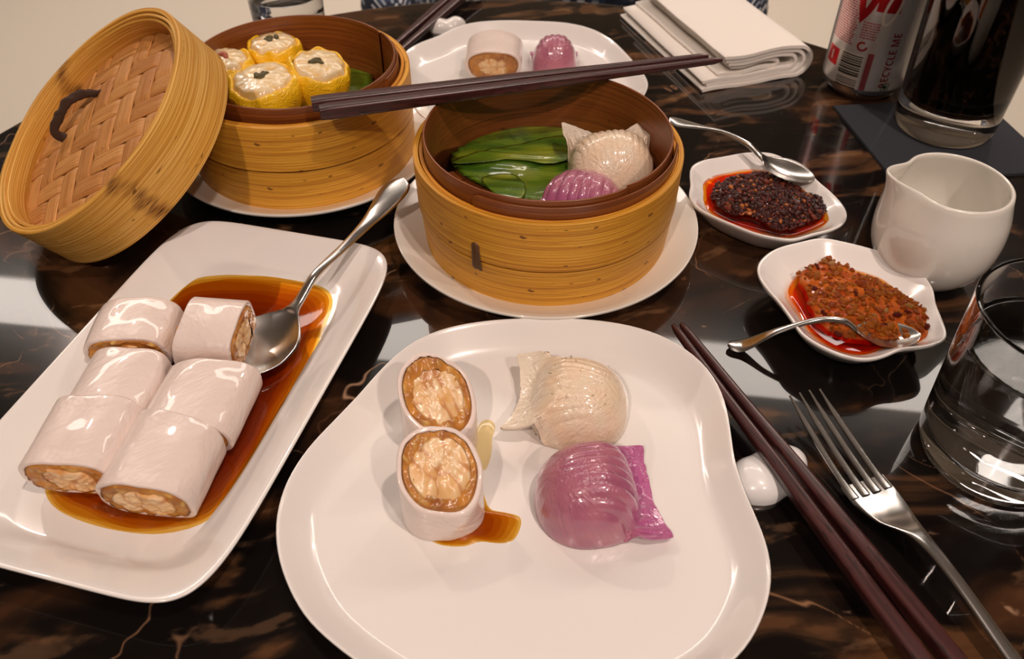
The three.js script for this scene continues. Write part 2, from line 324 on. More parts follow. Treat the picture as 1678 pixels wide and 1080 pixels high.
tracedPlate('lobed_plate', [[662, 88], [683, 73], [717, 60], [750, 44], [780, 37], [827, 34], [874, 35], [927, 38], [967, 47], [1000, 64], [1024, 86], [1040, 104], [1055, 122], [1062, 136], [1060, 148], [1040, 176], [1000, 200], [930, 222], [850, 230], [770, 222], [700, 196], [668, 160], [655, 120]], 0.0155, [858, 125], PLATE_PROFILE, M.porcelain, 'white lobed plate behind the steamers with one roll and a purple dumpling', 'plate');
function saucer(x, z, R, label) {
  const prof = dense([[0.0002, 0.0068], [R * 0.70, 0.0068], [R * 0.78, 0.0085], [R * 0.96, 0.0165], [R, 0.0178], [R, 0.0158], [R * 0.94, 0.012], [R * 0.72, 0.0025], [R * 0.70, 0.0], [R * 0.66, 0.0], [R * 0.65, 0.0025], [0.0002, 0.0025]], 4, 0.0016);
  return single('round_plate', turned(prof, 128), M.porcelainCream, label, 'plate', V(x, T, z));
}
const S1 = { x: 0.0205, z: -0.4276 }, S2 = { x: -0.1422, z: -0.5192 };
saucer(S1.x, S1.z, 0.0925, 'round cream plate under the steamer with the banana leaf');
saucer(S2.x, S2.z, 0.0915, 'round cream plate under the steamer of yellow dumplings');
// rectangular plate: rounded rectangle with a sunk middle
const RP = (() => {
  const tl = P(302, 350, 0.019), tr = P(659, 409, 0.019), br = P(326, 1014, 0.019);
  const ux = V(tr.x - tl.x, 0, tr.z - tl.z), uz = V(br.x - tr.x, 0, br.z - tr.z), w = ux.length(), l = uz.length();
  const c = V((tl.x + br.x) / 2, 0, (tl.z + br.z) / 2);
  return { c, w, l, turn: Math.atan2(-ux.z, ux.x), hx: w / 2, hz: l / 2 };
})();
const WELL = 0.0062;
{
  const rect = (a, hx, hz, r) => { // point on a rounded rectangle for parameter a
    const e = clamp(Math.min(hx, hz) / r, 1, 30), n = lerp(5, 9, clamp((e - 2) / 8)); const c = Math.cos(a), s = Math.sin(a), q = Math.pow(Math.pow(Math.abs(c), n) + Math.pow(Math.abs(s), n), -1 / n); return [c * q * hx, s * q * hz];
  };
  const prof = [[0.9, WELL], [0.6, WELL], [0.40, WELL], [0.30, WELL + 0.0001], [0.0235, WELL + 0.0005], [0.0205, WELL + 0.0016], [0.017, WELL + 0.0038], [0.010, 0.0146], [0.004, 0.0180], [0.0014, 0.0188], [0.0004, 0.0189], [0, 0.0182], [0.0006, 0.0170], [0.004, 0.0150], [0.012, 0.0095], [0.024, 0.0030], [0.028, 0.0], [0.034, 0.0], [0.6, 0.001], [0.9, 0.001]];
  const n = prof.length - 1;
  const g = grid(240, n, (s, t) => {
    const [d, y] = prof[Math.round(t * n)], a0 = s * 2 * Math.PI;
    const a = a0 + 0.2 * Math.sin(4 * a0); // crowd points into the corners
    const inner = d >= 0.3; const hx = inner ? RP.hx * (1 - d) : RP.hx - d, hz = inner ? RP.hz * (1 - d) : RP.hz - d;
    const aa = Math.atan2(Math.sin(a) * 1, Math.cos(a));
    const [x, z] = rect(aa, Math.max(hx, 0.0004), Math.max(hz, 0.0004), 0.012);
    return [x, y, z, x, z];
  }, true);
  const m = single('rectangular_plate', g, M.porcelain, 'long rectangular white plate with six rolls in soy sauce', 'plate', V(RP.c.x, T, RP.c.z)); m.rotation.y = RP.turn;
}

// ---------------------------------------------------------------- bamboo steamers
function hoop(R, r, y0, y1, seed = 0, wob = 0.0004, seg = 128, low = 0) { // low: how much wider or narrower it is at y0
  const prof = dense([[r, y0], [r, y1], [R, y1], [R, y0], [r, y0]], 2, 0.0006);
  // keep straight walls finely cut so that the hoop can be a little uneven
  return turned(prof, seg, (x, y, z, a, rr) => { const k = 1 + low / R * (1 - (y - y0) / (y1 - y0)) + wob / R * (nz(Math.sin(a) * 1.6 + seed, Math.cos(a) * 1.6, y * 14) * 2); const yy = y > (y0 + y1) / 2 ? y + 0.0006 * nz(Math.sin(a) * 2.2 + seed * 3, Math.cos(a) * 2.2, 1.7) : y; return [x * k, yy, z * k]; });
}
/** an open-ended ring of thin bamboo, its ends overlapping: radius and height follow the angle */
function curl(R0, R1, thick, y0, y1, a0, a1, seed, notch = 0) {
  const n = 132;
  return grid(n, 12, (s, t) => {
    const a = lerp(a0, a1, s), R = lerp(R0, R1, s) + 0.0004 * nz(a * 1.3, seed, 2.2), th = thick * clamp(Math.min(s, 1 - s) * 60 + 0.15, 0.15, 1);
    const top = y1 + 0.0007 * nz(a * 0.9, seed, 5.5) - notch * (1 - smooth(0, 0.035, s));
    const ring = [[0, y0], [0, lerp(y0, top, 0.33)], [0, lerp(y0, top, 0.66)], [0, top - 0.0006], [0.2, top - 0.0001], [0.5, top], [0.8, top - 0.0001], [1, top - 0.0006], [1, lerp(y0, top, 0.66)], [1, lerp(y0, top, 0.33)], [1, y0], [0.5, y0], [0, y0]][Math.round(t * 12)];
    const r = R + ring[0] * th; return [r * Math.sin(a), ring[1], r * Math.cos(a), a * R, ring[1] + ring[0] * 0.01];
  });
}
function steamer(S, o, label) {
  const g = thing('bamboo_steamer', label, 'steamer', V(S.x, T + 0.0068, S.z)), H = o.H - 0.0068, Hi = o.Hi - 0.0068, R = o.R, yb = o.band;
  part('lower_hoop', hoop(o.Rm - 0.0004, o.Rm - 0.003, 0, yb, 2.2 + o.seed, 0.0003, 128, o.Rb - o.Rm), M.outer, g);
  part('upper_hoop', hoop(R, R - 0.0032, yb + 0.0013, H, 4.4 + o.seed, 0.0003, 128, o.Rm - R + 0.0004), M.outer, g);
  part('middle_hoop', hoop(R - 0.0036, R - 0.0058, 0.012, H - 0.0004, 6.1 + o.seed, 0.0004, 128, (o.Rm - R) * 1.5), M.rim, g);
  part('inner_hoop', hoop(R - 0.0062, R - 0.0074, 0.012, H - 0.004, 7.7 + o.seed, 0.0003, 128, (o.Rm - R) * 1.5), M.inner, g);
  part('inner_ring', curl(o.Ri - 0.0019, o.Ri - 0.0005, 0.0014, 0.006, Hi, o.ringStart, o.ringStart + Math.PI * 2.0, 3.3 + o.seed), M.inner, g);
  part('ring_overlap', curl(o.Ri + 0.0008, o.Ri + 0.0014, 0.0013, 0.006, Hi - 0.003, o.lapA, o.lapB, 5.1 + o.seed, o.notch), M.inner, g);
  const n = 11, w = 0.0105; // floor slats
  for (let i = 0; i < n; i++) { const x = (i - (n - 1) / 2) * (w + 0.002), hl = Math.sqrt(Math.max(0, (o.Ri - 0.003) ** 2 - (Math.abs(x) + w / 2) ** 2)); if (hl < 0.01) continue; const b = boxGeo(-hl, hl, 0.0255, 0.0280, -w / 2, w / 2); b.rotateY(0.4); b.translate(-Math.sin(0.4) * -x, 0, Math.cos(0.4) * x); part('floor_slat', b, M.slat, g); }
  return g;
}
const st1 = steamer(S1, { R: 0.0774, Rm: 0.0763, Rb: 0.0738, H: 0.0673, Hi: 0.0776, Ri: 0.0705, band: 0.0275, seed: 0.4, ringStart: 0.6, lapA: -0.62, lapB: 1.45, notch: 0.002 }, 'bamboo steamer lined with banana leaf holding a white and a purple dumpling');
const st2 = steamer(S2, { R: 0.0756, Rm: 0.0755, Rb: 0.0750, H: 0.0679, Hi: 0.0757, Ri: 0.0660, band: 0.0300, seed: 3.4, ringStart: 2.2, lapA: 1.2, lapB: 2.6, notch: 0.0 }, 'bamboo steamer holding four yellow open-topped dumplings');
{ // dark bamboo stitches through the hoops
  const p = P(792, 415, 0.035), a = Math.atan2(p.x - S1.x, p.z - S1.z);
  const t = (name, yc, hh, w, aa, R) => { const q = new THREE.CapsuleGeometry(w, hh, 4, 10); q.scale(1, 1, 0.45); const m = part(name, q, M.tie, st1.children[1], 'dark bamboo stitch'); m.position.set(Math.sin(aa) * R, yc, Math.cos(aa) * R); m.rotation.y = aa; return m; };
  t('stitch', 0.0315, 0.013, 0.0026, a, 0.0768); const b = t('stitch', 0.0295, 0.012, 0.0011, a + 0.03, 0.0772); b.rotation.z = 0.1;
}
// the lid leans on the rim of the steamer behind
{
  const n = V(-0.5012, 0.8168, 0.2859).normalize(), c = V(-0.2493, T + 0.0738, -0.4474), a = V(0, 1, 0).cross(n).normalize(), b = n.clone().cross(a);
  const LR = 0.0778, LW = 0.0356, base = c.clone().addScaledVector(n, -LW);
  const g = thing('steamer_lid', 'woven bamboo steamer lid leaning against a steamer', 'lid', base);
  g.quaternion.setFromRotationMatrix(new THREE.Matrix4().makeBasis(a, n, b.clone().negate()));
  // local: x along a, y along n, z along -b; angle in the lid's plane is measured from a towards b
  part('outer_hoop', hoop(LR, LR - 0.0030, 0, LW, 11.1), M.lidHoop, g);
  part('middle_hoop', hoop(LR - 0.0033, LR - 0.0052, 0.001, LW - 0.0006, 12.3), M.lidHoop, g);
  part('inner_hoop', hoop(LR - 0.0055, LR - 0.0074, 0.002, LW - 0.0022, 13.5), M.lidHoop, g);
  const Rw = LR - 0.0062, w = 0.0128, pitch = 0.0134, y0 = LW - 0.0165, rise = 0.0010;
  const phiB = THREE.MathUtils.degToRad(57), dirs = [phiB, phiB + Math.PI / 2];
  const dome = (x, z) => 0.004 * (1 - (x * x + z * z) / (Rw * Rw));
  dirs.forEach((phi, set) => {
    const dx = Math.cos(phi), dz = -Math.sin(phi), px = -dz, pz = dx; // along, across
    for (let i = -6; i <= 6; i++) {
      const off = (i + (set ? 0.35 : 0.1)) * pitch, lim = Rw * Rw - Math.max(0, Math.abs(off) - w * 0.4) ** 2; if (Math.abs(off) - w * 0.4 > Rw || lim < 1e-4) continue;
      const L = Math.sqrt(lim), ns = 64, jit = 0.0006 * nz(i * 3.1, set * 7.7, 1.1), th = 0.0009;
      const geo = grid(ns, 10, (s, t) => {
        const q = lerp(-L, L, s), jj = (set ? -q : q) / pitch - (set ? 0.1 : 0.35);
        const sgn = set ? 1 : -1;
        const k = x => (((set ? (Math.round(x) + i) : (i + Math.round(x))) % 4) + 4) % 4 < 2 ? 1 : -1;
        const f = jj - Math.round(jj), here = k(jj), next = k(jj + Math.sign(f || 1)), m = smooth(0.28, 0.5, Math.abs(f)) * 0.5;
        const h = sgn * (here * (1 - m) + next * m) * rise;
        const e = t * 10, j = Math.round(e); const cr = [[-1, -0.3], [-0.92, 0.6], [-0.5, 0.95], [0, 1], [0.5, 0.95], [0.92, 0.6], [1, -0.3], [0.92, -0.8], [0, -1], [-0.92, -0.8], [-1, -0.3]][j];
        const ww = w / 2 * (1 + 0.03 * nz(q * 60, i, set * 5)), ax = off + jit + cr[0] * ww;
        const x = dx * q + px * ax, z = dz * q + pz * ax, rr = Math.hypot(x, z), kk = rr > Rw ? Rw / rr : 1;
        return [x * kk, y0 + dome(x * kk, z * kk) + h + cr[1] * th, z * kk, q + i * 0.37, ax * 1.0 + i * 0.21];
      });
      part('bamboo_strip', geo, (i + set) % 3 === 0 ? M.stripB : M.strip, g);
    }
  });
  // underside mat
  part('under_mat', turned(dense([[0.0002, y0 - 0.0035], [Rw, y0 - 0.0035], [Rw, y0 - 0.0045], [0.0002, y0 - 0.0045]], 2, 0.0003), 64), M.strip, g);
  // twig handle: from the photograph (100,225) to (168,155) on the woven panel
  const onLid = (u, v, lift) => { // where the pixel's ray meets the plane of the weave
    const o = V(0, T + EYE, 0), d = P(u, v, 0).sub(o).normalize(), pl = base.clone().addScaledVector(n, y0 + 0.004 + lift), t = pl.clone().sub(o).dot(n) / d.dot(n); const q = o.addScaledVector(d, t).sub(base); return V(q.dot(a), q.dot(n), -q.dot(b));
  };
  const h0 = onLid(112, 230, -0.002), h1 = onLid(170, 152, -0.002), mid = h0.clone().lerp(h1, 0.5);
  const pts = [h0, h0.clone().lerp(h1, 0.0).add(V(-0.001, 0.009, 0)), h0.clone().lerp(h1, 0.26).add(V(0, 0.0125, 0.0)), h0.clone().lerp(h1, 0.52).add(V(0, 0.0135, 0.0)), h0.clone().lerp(h1, 0.80).add(V(0, 0.0095, 0.001)), h1];
  const curve = new THREE.CatmullRomCurve3(pts), tg = new THREE.TubeGeometry(curve, 60, 0.0027, 12), tp = tg.attributes.position, tn = tg.attributes.normal;
  for (let i = 0; i < tp.count; i++) { const s = Math.floor(i / 13) / 60, d = 0.0013 * nz(tp.getX(i) * 320, tp.getY(i) * 260, tp.getZ(i) * 260) - 0.0007 * smooth(0.75, 1, s) ; tp.setXYZ(i, tp.getX(i) + tn.getX(i) * d, tp.getY(i) + tn.getY(i) * d, tp.getZ(i) + tn.getZ(i) * d); }
  weld(tg); part('handle', tg, M.twig, g, 'dark twig loop handle');
}

// ---------------------------------------------------------------- rice rolls
const TAU = Math.PI * 2;
/** a cut piece of rice roll lying along x, its middle at the origin, resting on y = 0; cut0/cut1 slant the ends */
function makeRoll(name, label, group, o) {
  const g = thing(name, label, 'rice roll', undefined, group), { w, h, L, seed } = o, ex = o.ex ?? 2.7;
  const sect = (th, k) => { const c = Math.cos(th), s = Math.sin(th), q = Math.pow(Math.pow(Math.abs(c), ex) + Math.pow(Math.abs(s), ex), -1 / ex); const m = 1 + 0.05 * nz(Math.cos(th) * 1.3 + seed, Math.sin(th) * 1.3, seed * 1.7); return [s * q * h / 2 * k * m, c * q * w / 2 * k * m]; }; // [b (up), a (side)]
  const endX = (e, b, a) => (e ? 1 : -1) * L / 2 + (e ? (o.cut1 ?? 0) : (o.cut0 ?? 0)) * b + (e ? (o.yaw1 ?? 0) : (o.yaw0 ?? 0)) * a;
  const place = (e0, b, a) => { const x = lerp(endX(0, b, a), endX(1, b, a), e0); const wob = 0.0009 * nz(x * 70 + seed * 5, a * 60, b * 60); return [x, Math.max(b + wob + h / 2, 0.0002), a + wob]; };
  const flat = o.flat ?? 0.0;
  const tk = 1 - 0.0018 / (Math.min(w, h) / 2);
  const sp = [[0.06, tk * 0.97], [0.012, tk], [0.002, tk + 0.01], [0.0, (tk + 1) / 2], [0.004, 0.985], [0.02, 1], [0.1, 1], [0.2, 1], [0.3, 1], [0.4, 1], [0.5, 1], [0.6, 1], [0.7, 1], [0.8, 1], [0.9, 1], [0.98, 1], [0.996, 0.985], [1, (tk + 1) / 2], [0.998, tk + 0.01], [0.988, tk], [0.94, tk * 0.97]];
  part('rice_skin', grid(72, sp.length - 1, (s, t) => {
    const [e, k] = sp[Math.round(t * (sp.length - 1))], th = s * TAU, [b, a] = sect(th, k * (1 - flat * Math.pow(Math.abs(2 * e - 1), 3)));
    const q = place(e + 0.012 * nz(Math.cos(th) * 2 + seed * 3, Math.sin(th) * 2, e > 0.5 ? 4 : 9), b, a); return [...q, th * w / 2, e * L];
  }), M.skin, g, 'glossy translucent white rice skin');
  // crisp fried layer
  const ki = o.ki ?? 0.58, cp = [];
  for (let i = 0; i <= 5; i++) cp.push([0, lerp(ki - 0.06, tk * 0.985, i / 5)]); cp.push([0.15, tk * 0.985]); cp.push([0.85, tk * 0.985]); for (let i = 5; i >= 0; i--) cp.push([1, lerp(ki - 0.06, tk * 0.985, i / 5)]);
  part('crisp_layer', grid(96, cp.length - 1, (s, t) => {
    const j = Math.round(t * (cp.length - 1)), [e, k0] = cp[j], th = s * TAU, end = e === 0 || e === 1;
    const k = k0 + (end && k0 < tk * 0.9 ? 0.05 * nz(Math.cos(th) * 3 + seed, Math.sin(th) * 3, e * 7 + k0 * 4) : 0), [b, a] = sect(th, k), n1 = nz(a * 420 + seed, b * 420, e * 3), n2 = nz(a * 150, b * 150 + seed, e * 5 + 2);
    const q = place(e, b, a); if (end) q[0] += (e ? 1 : -1) * (0.0006 + 0.0011 * n1 + 0.0012 * n2);
    const c = clamp(0.5 + 0.8 * n2 + 0.4 * n1), col = mixc([0.70, 0.29, 0.03], [0.34, 0.095, 0.010], c), col2 = mixc(col, [0.78, 0.48, 0.12], clamp((n1 - 0.12) * 1.5));
    return [...q, th * w / 2, e * L + k0 * w / 2, ...col2];
  }), M.crisp, g, 'orange crisp fried layer');
  const rr = rng(Math.round(seed * 31)), lumps = []; for (let i = 0; i < 9; i++) { const aa = rr() * TAU, q = Math.sqrt(rr()) * 0.85; lumps.push([Math.sin(aa) * q * ki * h / 2, Math.cos(aa) * q * ki * w / 2, 0.75 + 0.5 * rr(), rr()]); }
  const fp = []; for (let i = 0; i <= 16; i++) fp.push([0, i / 16 * (ki + 0.03)]); fp.push([0.5, ki]); for (let i = 16; i >= 0; i--) fp.push([1, i / 16 * (ki + 0.03)]);
  part('filling', grid(72, fp.length - 1, (s, t) => {
    const [e, k] = fp[Math.round(t * (fp.length - 1))], th = s * TAU, [b, a] = sect(th, Math.max(k, 0.002));
    let d1 = 9, d2 = 9, near = lumps[0]; for (const l of lumps) { const d = Math.hypot(b - l[0], a - l[1]) / (0.0062 * l[2]); if (d < d1) { d2 = d1; d1 = d; near = l; } else if (d < d2) d2 = d; }
    const n2 = nz(a * 520, b * 520, seed), n3 = nz(a * 170 + 7, b * 170, seed * 3), q = place(e, b, a), dome = Math.sqrt(Math.max(0, 1 - Math.min(1, d1 * d1 * 0.8)));
    if (e !== 0.5) q[0] += (e ? 1 : -1) * (-0.0012 + 0.0024 * dome + 0.0007 * n2 + 0.0006 * n3 + (o.bulge ?? 0));
    const crack = smooth(0.22, 0.0, d2 - d1) * smooth(0.25, 0.6, d1), col = mixc(mixc(mixc([0.79, 0.48, 0.20], [0.83, 0.60, 0.34], clamp(near[3] + n2)), [0.74, 0.36, 0.08], clamp(n3 * 1.2 - 0.1)), [0.48, 0.15, 0.02], crack * 0.75);
    return [...q, th * 0.02, k * 0.02, ...col];
  }), M.fill, g, 'pale chopped shrimp filling');
  return g;
}
function layRoll(g, u, v, H, headingPx, tiltX = 0, roll = 0) { // heading: a pixel that the +x end points to
  const p = P(u, v, H), q = P(headingPx[0], headingPx[1], H), a = Math.atan2(-(q.z - p.z), q.x - p.x);
  g.position.set(p.x, T + H, p.z); g.rotation.order = 'YXZ'; g.rotation.set(roll, a, tiltX);
}
const ROLLS = 'rice rolls on the rectangular plate';
const WY = WELL + 0.0004;
const rollDefs = [
  // label, w, h, L, u, v (middle of the base), heading pixel (end away from the camera), cut
  ['rice roll piece at the head of the row beside the roll on the spoon', 0.044, 0.0265, 0.030, [236, 578], [258, 522], { cut0: -0.12, seed: 2.1, flat: 0.03 }],
  ['rice roll piece wedged between two others in its row of three', 0.040, 0.026, 0.034, [213, 668], [250, 598], { seed: 4.7, cut0: 0.1 }],
  ['rice roll piece at the foot of the row of three, its shrimp end in sauce', 0.0425, 0.0275, 0.038, [158, 760], [196, 683], { seed: 6.3, cut0: -0.14, bulge: 0.001 }],
  ['rice roll piece just below the serving spoon', 0.0445, 0.0275, 0.037, [342, 696], [383, 616], { seed: 8.9, cut0: -0.12, yaw1: 0.15 }],
  ['rice roll piece with a dripping shrimp end at the foot of its pair', 0.0440, 0.0280, 0.039, [284, 794], [328, 709], { seed: 11.4, cut0: -0.14, yaw1: -0.15, bulge: 0.001 }],
];
for (const [label, w, h, L, [u, v], head, o] of rollDefs) layRoll(makeRoll('rice_roll', label, ROLLS, { w, h, L, ...o }), u, v, WY, head);
{ // the piece carried on the serving spoon, turned so that its cut end faces right
  const g = makeRoll('rice_roll', 'rice roll piece lying in the serving spoon', ROLLS, { w: 0.036, h: 0.0265, L: 0.0300, seed: 14.2, ex: 3.4, cut1: 0.05, cut0: 0.15 });
  layRoll(g, 363, 575, 0.0125, [426, 580], 0.0, 0.10);
}
const UP_ROLLS = 'upright rice rolls on the lobed plate';
function upright(g, u, v, H, lean, spin) { // +x end up; local y to the back
  const p = P(u, v, H); g.position.copy(p);
  const m = new THREE.Matrix4().makeBasis(V(0, 1, 0), V(0, 0, -1), V(-1, 0, 0));
  g.quaternion.setFromRotationMatrix(m).premultiply(new THREE.Quaternion().setFromEuler(new THREE.Euler(lean[0], spin, lean[1])));
}
{
  const mk = (label, o, u, v, lean, spin) => { const g = makeRoll('upright_rice_roll', label, UP_ROLLS, o); upright(g, u, v, 0.0046, lean, spin); for (const c of g.children) { c.geometry.translate(o.L / 2, -o.h / 2, 0); } return g; };
  mk('upright rice roll showing a smooth shrimp filling, farther from the sauce puddle', { w: 0.0350, h: 0.0310, L: 0.0300, seed: 21.7, ex: 2.3, cut1: 0.66, yaw1: 0.50, cut0: 0, ki: 0.66, bulge: 0.0003 }, 723, 716, [0.0, 0.0], -0.15);
  mk('upright rice roll standing in the small sauce puddle', { w: 0.0360, h: 0.0315, L: 0.0300, seed: 27.3, ex: 2.4, cut1: 0.66, yaw1: 0.26, cut0: 0, ki: 0.70, bulge: 0.0006 }, 727, 838, [0.0, 0.0], 0.0);
}
// one more on the far plate
{
  const g = makeRoll('rice_roll', 'rice roll piece on the far plate with its orange end showing', undefined, { w: 0.044, h: 0.030, L: 0.032, seed: 31.9, ex: 2.5, cut0: -0.4, ki: 0.55 });
  layRoll(g, 810, 122, 0.0046, [817, 60]);
}

// ---------------------------------------------------------------- crystal dumplings
/** half-moon dumpling: seam along z at x = 0, body bulging to -x; flap beyond the seam */
function makeDumpling(name, label, group, o) {
  const g = thing(name, label, 'dumpling', undefined, group), { len, wid, hgt, seed } = o, mat = o.purple ? M.dumplingPurple : M.dumplingWhite;
  const cx = -wid * 0.5, NR = 52, pleats = o.pleats ?? 11;
  const footR = a => { // outline of the body's base about (cx, 0); a = 0 towards the bulge
    const c = Math.cos(a), s = Math.sin(a), e = c < 0 ? 2.9 : 2.25, rx = c < 0 ? wid * 0.46 : wid * 0.52, rz = len / 2;
    return Math.pow(Math.pow(Math.abs(c) / rx, e) + Math.pow(Math.abs(s) / rz, e), -1 / e);
  };
  const foot = a => { const r = footR(a); return [-Math.cos(a) * r, Math.sin(a) * r]; };
  // pressed seam: a sheet that leaves the body on the +x side
  const fw = o.flap ?? 0.006, fl = len * (o.flapLen ?? 0.54), ears = o.ears ?? 0.004, edgeY = o.edgeY ?? 0.004, rootY = (o.rootY ?? 0.5) * hgt, up = o.earsUp ?? 0.003, th = 0.0011;
  const edgeX = z => fw + ears * Math.pow(Math.abs(z) / fl, 2.5) + 0.0012 * nz(z * 110 + seed, seed, 7);
  const extR = a => { const dx = -Math.cos(a), dz = Math.sin(a), f = footR(a); if (dx <= 0.02) return f; let t = (fw - cx) / dx; for (let i = 0; i < 3; i++) t = (edgeX(clamp(t * dz, -fl, fl)) - cx) / dx; const m = fl / Math.max(1e-6, Math.abs(dz)); t = Math.pow(Math.pow(t, -24) + Math.pow(m, -24), -1 / 24); return Math.max(f, lerp(f, t, smooth(-wid * 0.26, -wid * 0.03, cx + dx * t))); };
  const flapY = (x, z) => { const xe = edgeX(clamp(z, -fl, fl)), q = clamp((xe - x) / (xe + wid * 0.36)), zz = Math.abs(z) / fl; return edgeY + up * zz * zz * (1 - q) + (rootY - edgeY) * Math.pow(q, 1.7) + (o.wave ?? 0.002) * nz(z * 70 + seed, x * 25, 3.1) * (1 - q) ; };
  const smax = (p, q, k) => { const h = clamp(0.5 + 0.5 * (p - q) / k); return lerp(q, p, h) + k * h * (1 - h); };
  const top = (x, z, rho, wing = 1) => { const d = rho < 1 ? hgt * Math.pow(1 - rho * rho, 0.40) : -0.004; if (x < -wid * 0.40) return Math.max(d, 0); const zz = Math.abs(z) / (fl * lerp(0.62, 1.02, clamp((x + wid * 0.40) / (wid * 0.40)))), m = (1 - smooth(0.9, 1.15, zz)) * wing, f = flapY(x, z); return rho < 1 ? Math.max(lerp(d, smax(d, f, 0.0045), m * smooth(-wid * 0.40, -wid * 0.22, x)), rho > 0.97 ? f * m : 0) : Math.max(f * wing, th); };
  const colA = o.purple ? [0.36, 0.105, 0.18] : [0.76, 0.63, 0.47], colB = o.purple ? [0.44, 0.10, 0.27] : [0.78, 0.69, 0.56], colC = o.purple ? [0.45, 0.16, 0.215] : [0.80, 0.60, 0.42];
  part('dumpling_skin', grid(144, NR + 10, (s, t) => {
    const j = Math.round(t * (NR + 10)), a = s * TAU, F = footR(a), E = extR(a), dx = -Math.cos(a), dz = Math.sin(a);
    let x, y, z, upper = j <= NR;
    if (upper) {
      const k = Math.max(0.001, Math.sin(j / NR * Math.PI / 2)), r = E * k; x = cx + dx * r; z = dz * r; y = top(x, z, r / F, smooth(0.0, 0.16, E / F - 1));
      if (j === NR && E <= F * 1.001) y = 0;
      const nearS = smooth(-wid * 0.80, -wid * 0.05, x), zz = z / (len / 2) * (1 - 0.22 * nearS), ph = zz * pleats * Math.PI * 0.5 + 1.1 * nz(zz * 2 + seed, seed, 0) + 0.6 * nz(x * 50, zz * 3, seed);
      const ridge = Math.pow(Math.abs(Math.sin(ph)), 0.6) - 0.6, amp = (0.0002 + (o.amp ?? 0.0016) * Math.pow(nearS, 1.1) * (1 - 0.75 * smooth(-wid * 0.02, fw, x))) * smooth(0.0, 0.15, y / hgt) * (1 - 0.7 * smooth(0.8, 1.0, Math.abs(zz)));
      const ny = 0.35 + 0.65 * clamp(y / hgt), side = Math.sqrt(Math.max(0, 1 - ny * ny));
      x += ridge * amp * side * dx; z += ridge * amp * side * dz; y += ridge * amp * ny + 0.0012 * nz(x * 55 + seed, z * 55, 3) * smooth(0.1, 0.5, y / hgt);
      y = Math.max(y, j === NR && E <= F * 1.001 ? 0 : 0.0006);
    } else {
      const k = 1 - (j - NR - 1) / 9, r = E * Math.max(k, 0.001); x = cx + dx * r; z = dz * r; y = r / F > 1.0 && E > F * 1.001 ? Math.max(0, top(x, z, r / F, smooth(0.0, 0.16, E / F - 1)) - th * 1.1) : 0;
    }
    const nearC = smooth(-wid * 0.30, 0, x), n = clamp(0.5 + 0.9 * nz(x * 110 + seed, y * 110, z * 110)), col = mixc(mixc(colA, colC, n), colB, nearC * 0.85);
    return [x, y, z, x + y * 0.5, z + y * 0.3, ...col];
  }), mat, g);
  if (o.specks) { const r = rng(77), gs = []; for (let i = 0; i < 20; i++) { const e = new THREE.BoxGeometry(0.0002, 0.0002, 0.0006 + r() * 0.0012); e.rotateY(r() * 3); const a = r() * TAU, [fx, fz] = foot(a), k = Math.sqrt(r()) * 0.8, y = hgt * Math.pow(Math.cos(Math.asin(Math.pow(k, 1 / 0.92))), 0.72); e.translate(cx + fx * k, y + 0.0002, fz * k); gs.push(e); } part('herb_specks', mergeGeometries(gs), M.herb, g.children[0], 'tiny dark herb specks', 'stuff'); }
  return g;
}
/** put the middle of the body on pixel (u, v) and turn the flap (+x) towards a pixel */
function layDumpling(g, u, v, H, to, wid, tilt = [0, 0], up = 0) { // up: how far above its base the point on the pixel lies
  const p = P(u, v, H + up), q = P(to[0], to[1], H + up), a = Math.atan2(-(q.z - p.z), q.x - p.x);
  g.rotation.order = 'YXZ'; g.rotation.set(tilt[0], a, tilt[1]); g.position.set(p.x + Math.cos(a) * wid * 0.5, T + H, p.z - Math.sin(a) * wid * 0.5);
}
{
  let g = makeDumpling('crystal_dumpling', 'white translucent pleated dumpling with herb specks beside the purple one', undefined, { len: 0.048, wid: 0.049, hgt: 0.029, seed: 3.3, pleats: 13, amp: 0.0011, flap: 0.004, flapLen: 0.52, ears: 0.0065, edgeY: 0.0095, rootY: 0.95, earsUp: 0.003, wave: 0.003, specks: true });
  layDumpling(g, 944, 678, 0.0046, [855, 668], 0.049);
  g = makeDumpling('purple_dumpling', 'purple pleated dumpling with a magenta seam on the large lobed plate', undefined, { len: 0.047, wid: 0.046, hgt: 0.031, seed: 7.9, purple: true, pleats: 11, amp: 0.0023, flap: 0.0070, flapLen: 0.54, ears: 0.003, edgeY: 0.0022, rootY: 0.40, earsUp: 0.003, wave: 0.003 });
  layDumpling(g, 962, 826, 0.0046, [1050, 815], 0.046);
  g = makeDumpling('crystal_dumpling', 'white pleated dumpling inside the leaf-lined steamer', undefined, { len: 0.051, wid: 0.043, hgt: 0.029, seed: 12.5, pleats: 15, amp: 0.0015, flap: 0.002, flapLen: 0.53, ears: 0.010, edgeY: 0.015, rootY: 0.62, earsUp: 0.006, wave: 0.003 });
  layDumpling(g, 1003, 262, 0.0385, [975, 170], 0.043, [0, 0], 0.012);
  g = makeDumpling('purple_dumpling', 'purple pleated dumpling tucked behind the front rim of the steamer', undefined, { len: 0.046, wid: 0.036, hgt: 0.021, seed: 17.1, purple: true, pleats: 9, amp: 0.0022, flap: 0.006, flapLen: 0.55, edgeY: 0.003, rootY: 0.4 });
  layDumpling(g, 956, 314, 0.0385, [915, 390], 0.036, [0, 0], 0.010);
  g = makeDumpling('purple_dumpling', 'purple pleated dumpling on the far plate beside a roll', undefined, { len: 0.036, wid: 0.035, hgt: 0.030, seed: 23.1, purple: true, pleats: 9, amp: 0.0016, flap: 0.004, edgeY: 0.003 });
  layDumpling(g, 908, 118, 0.0046, [905, 60], 0.035);
}
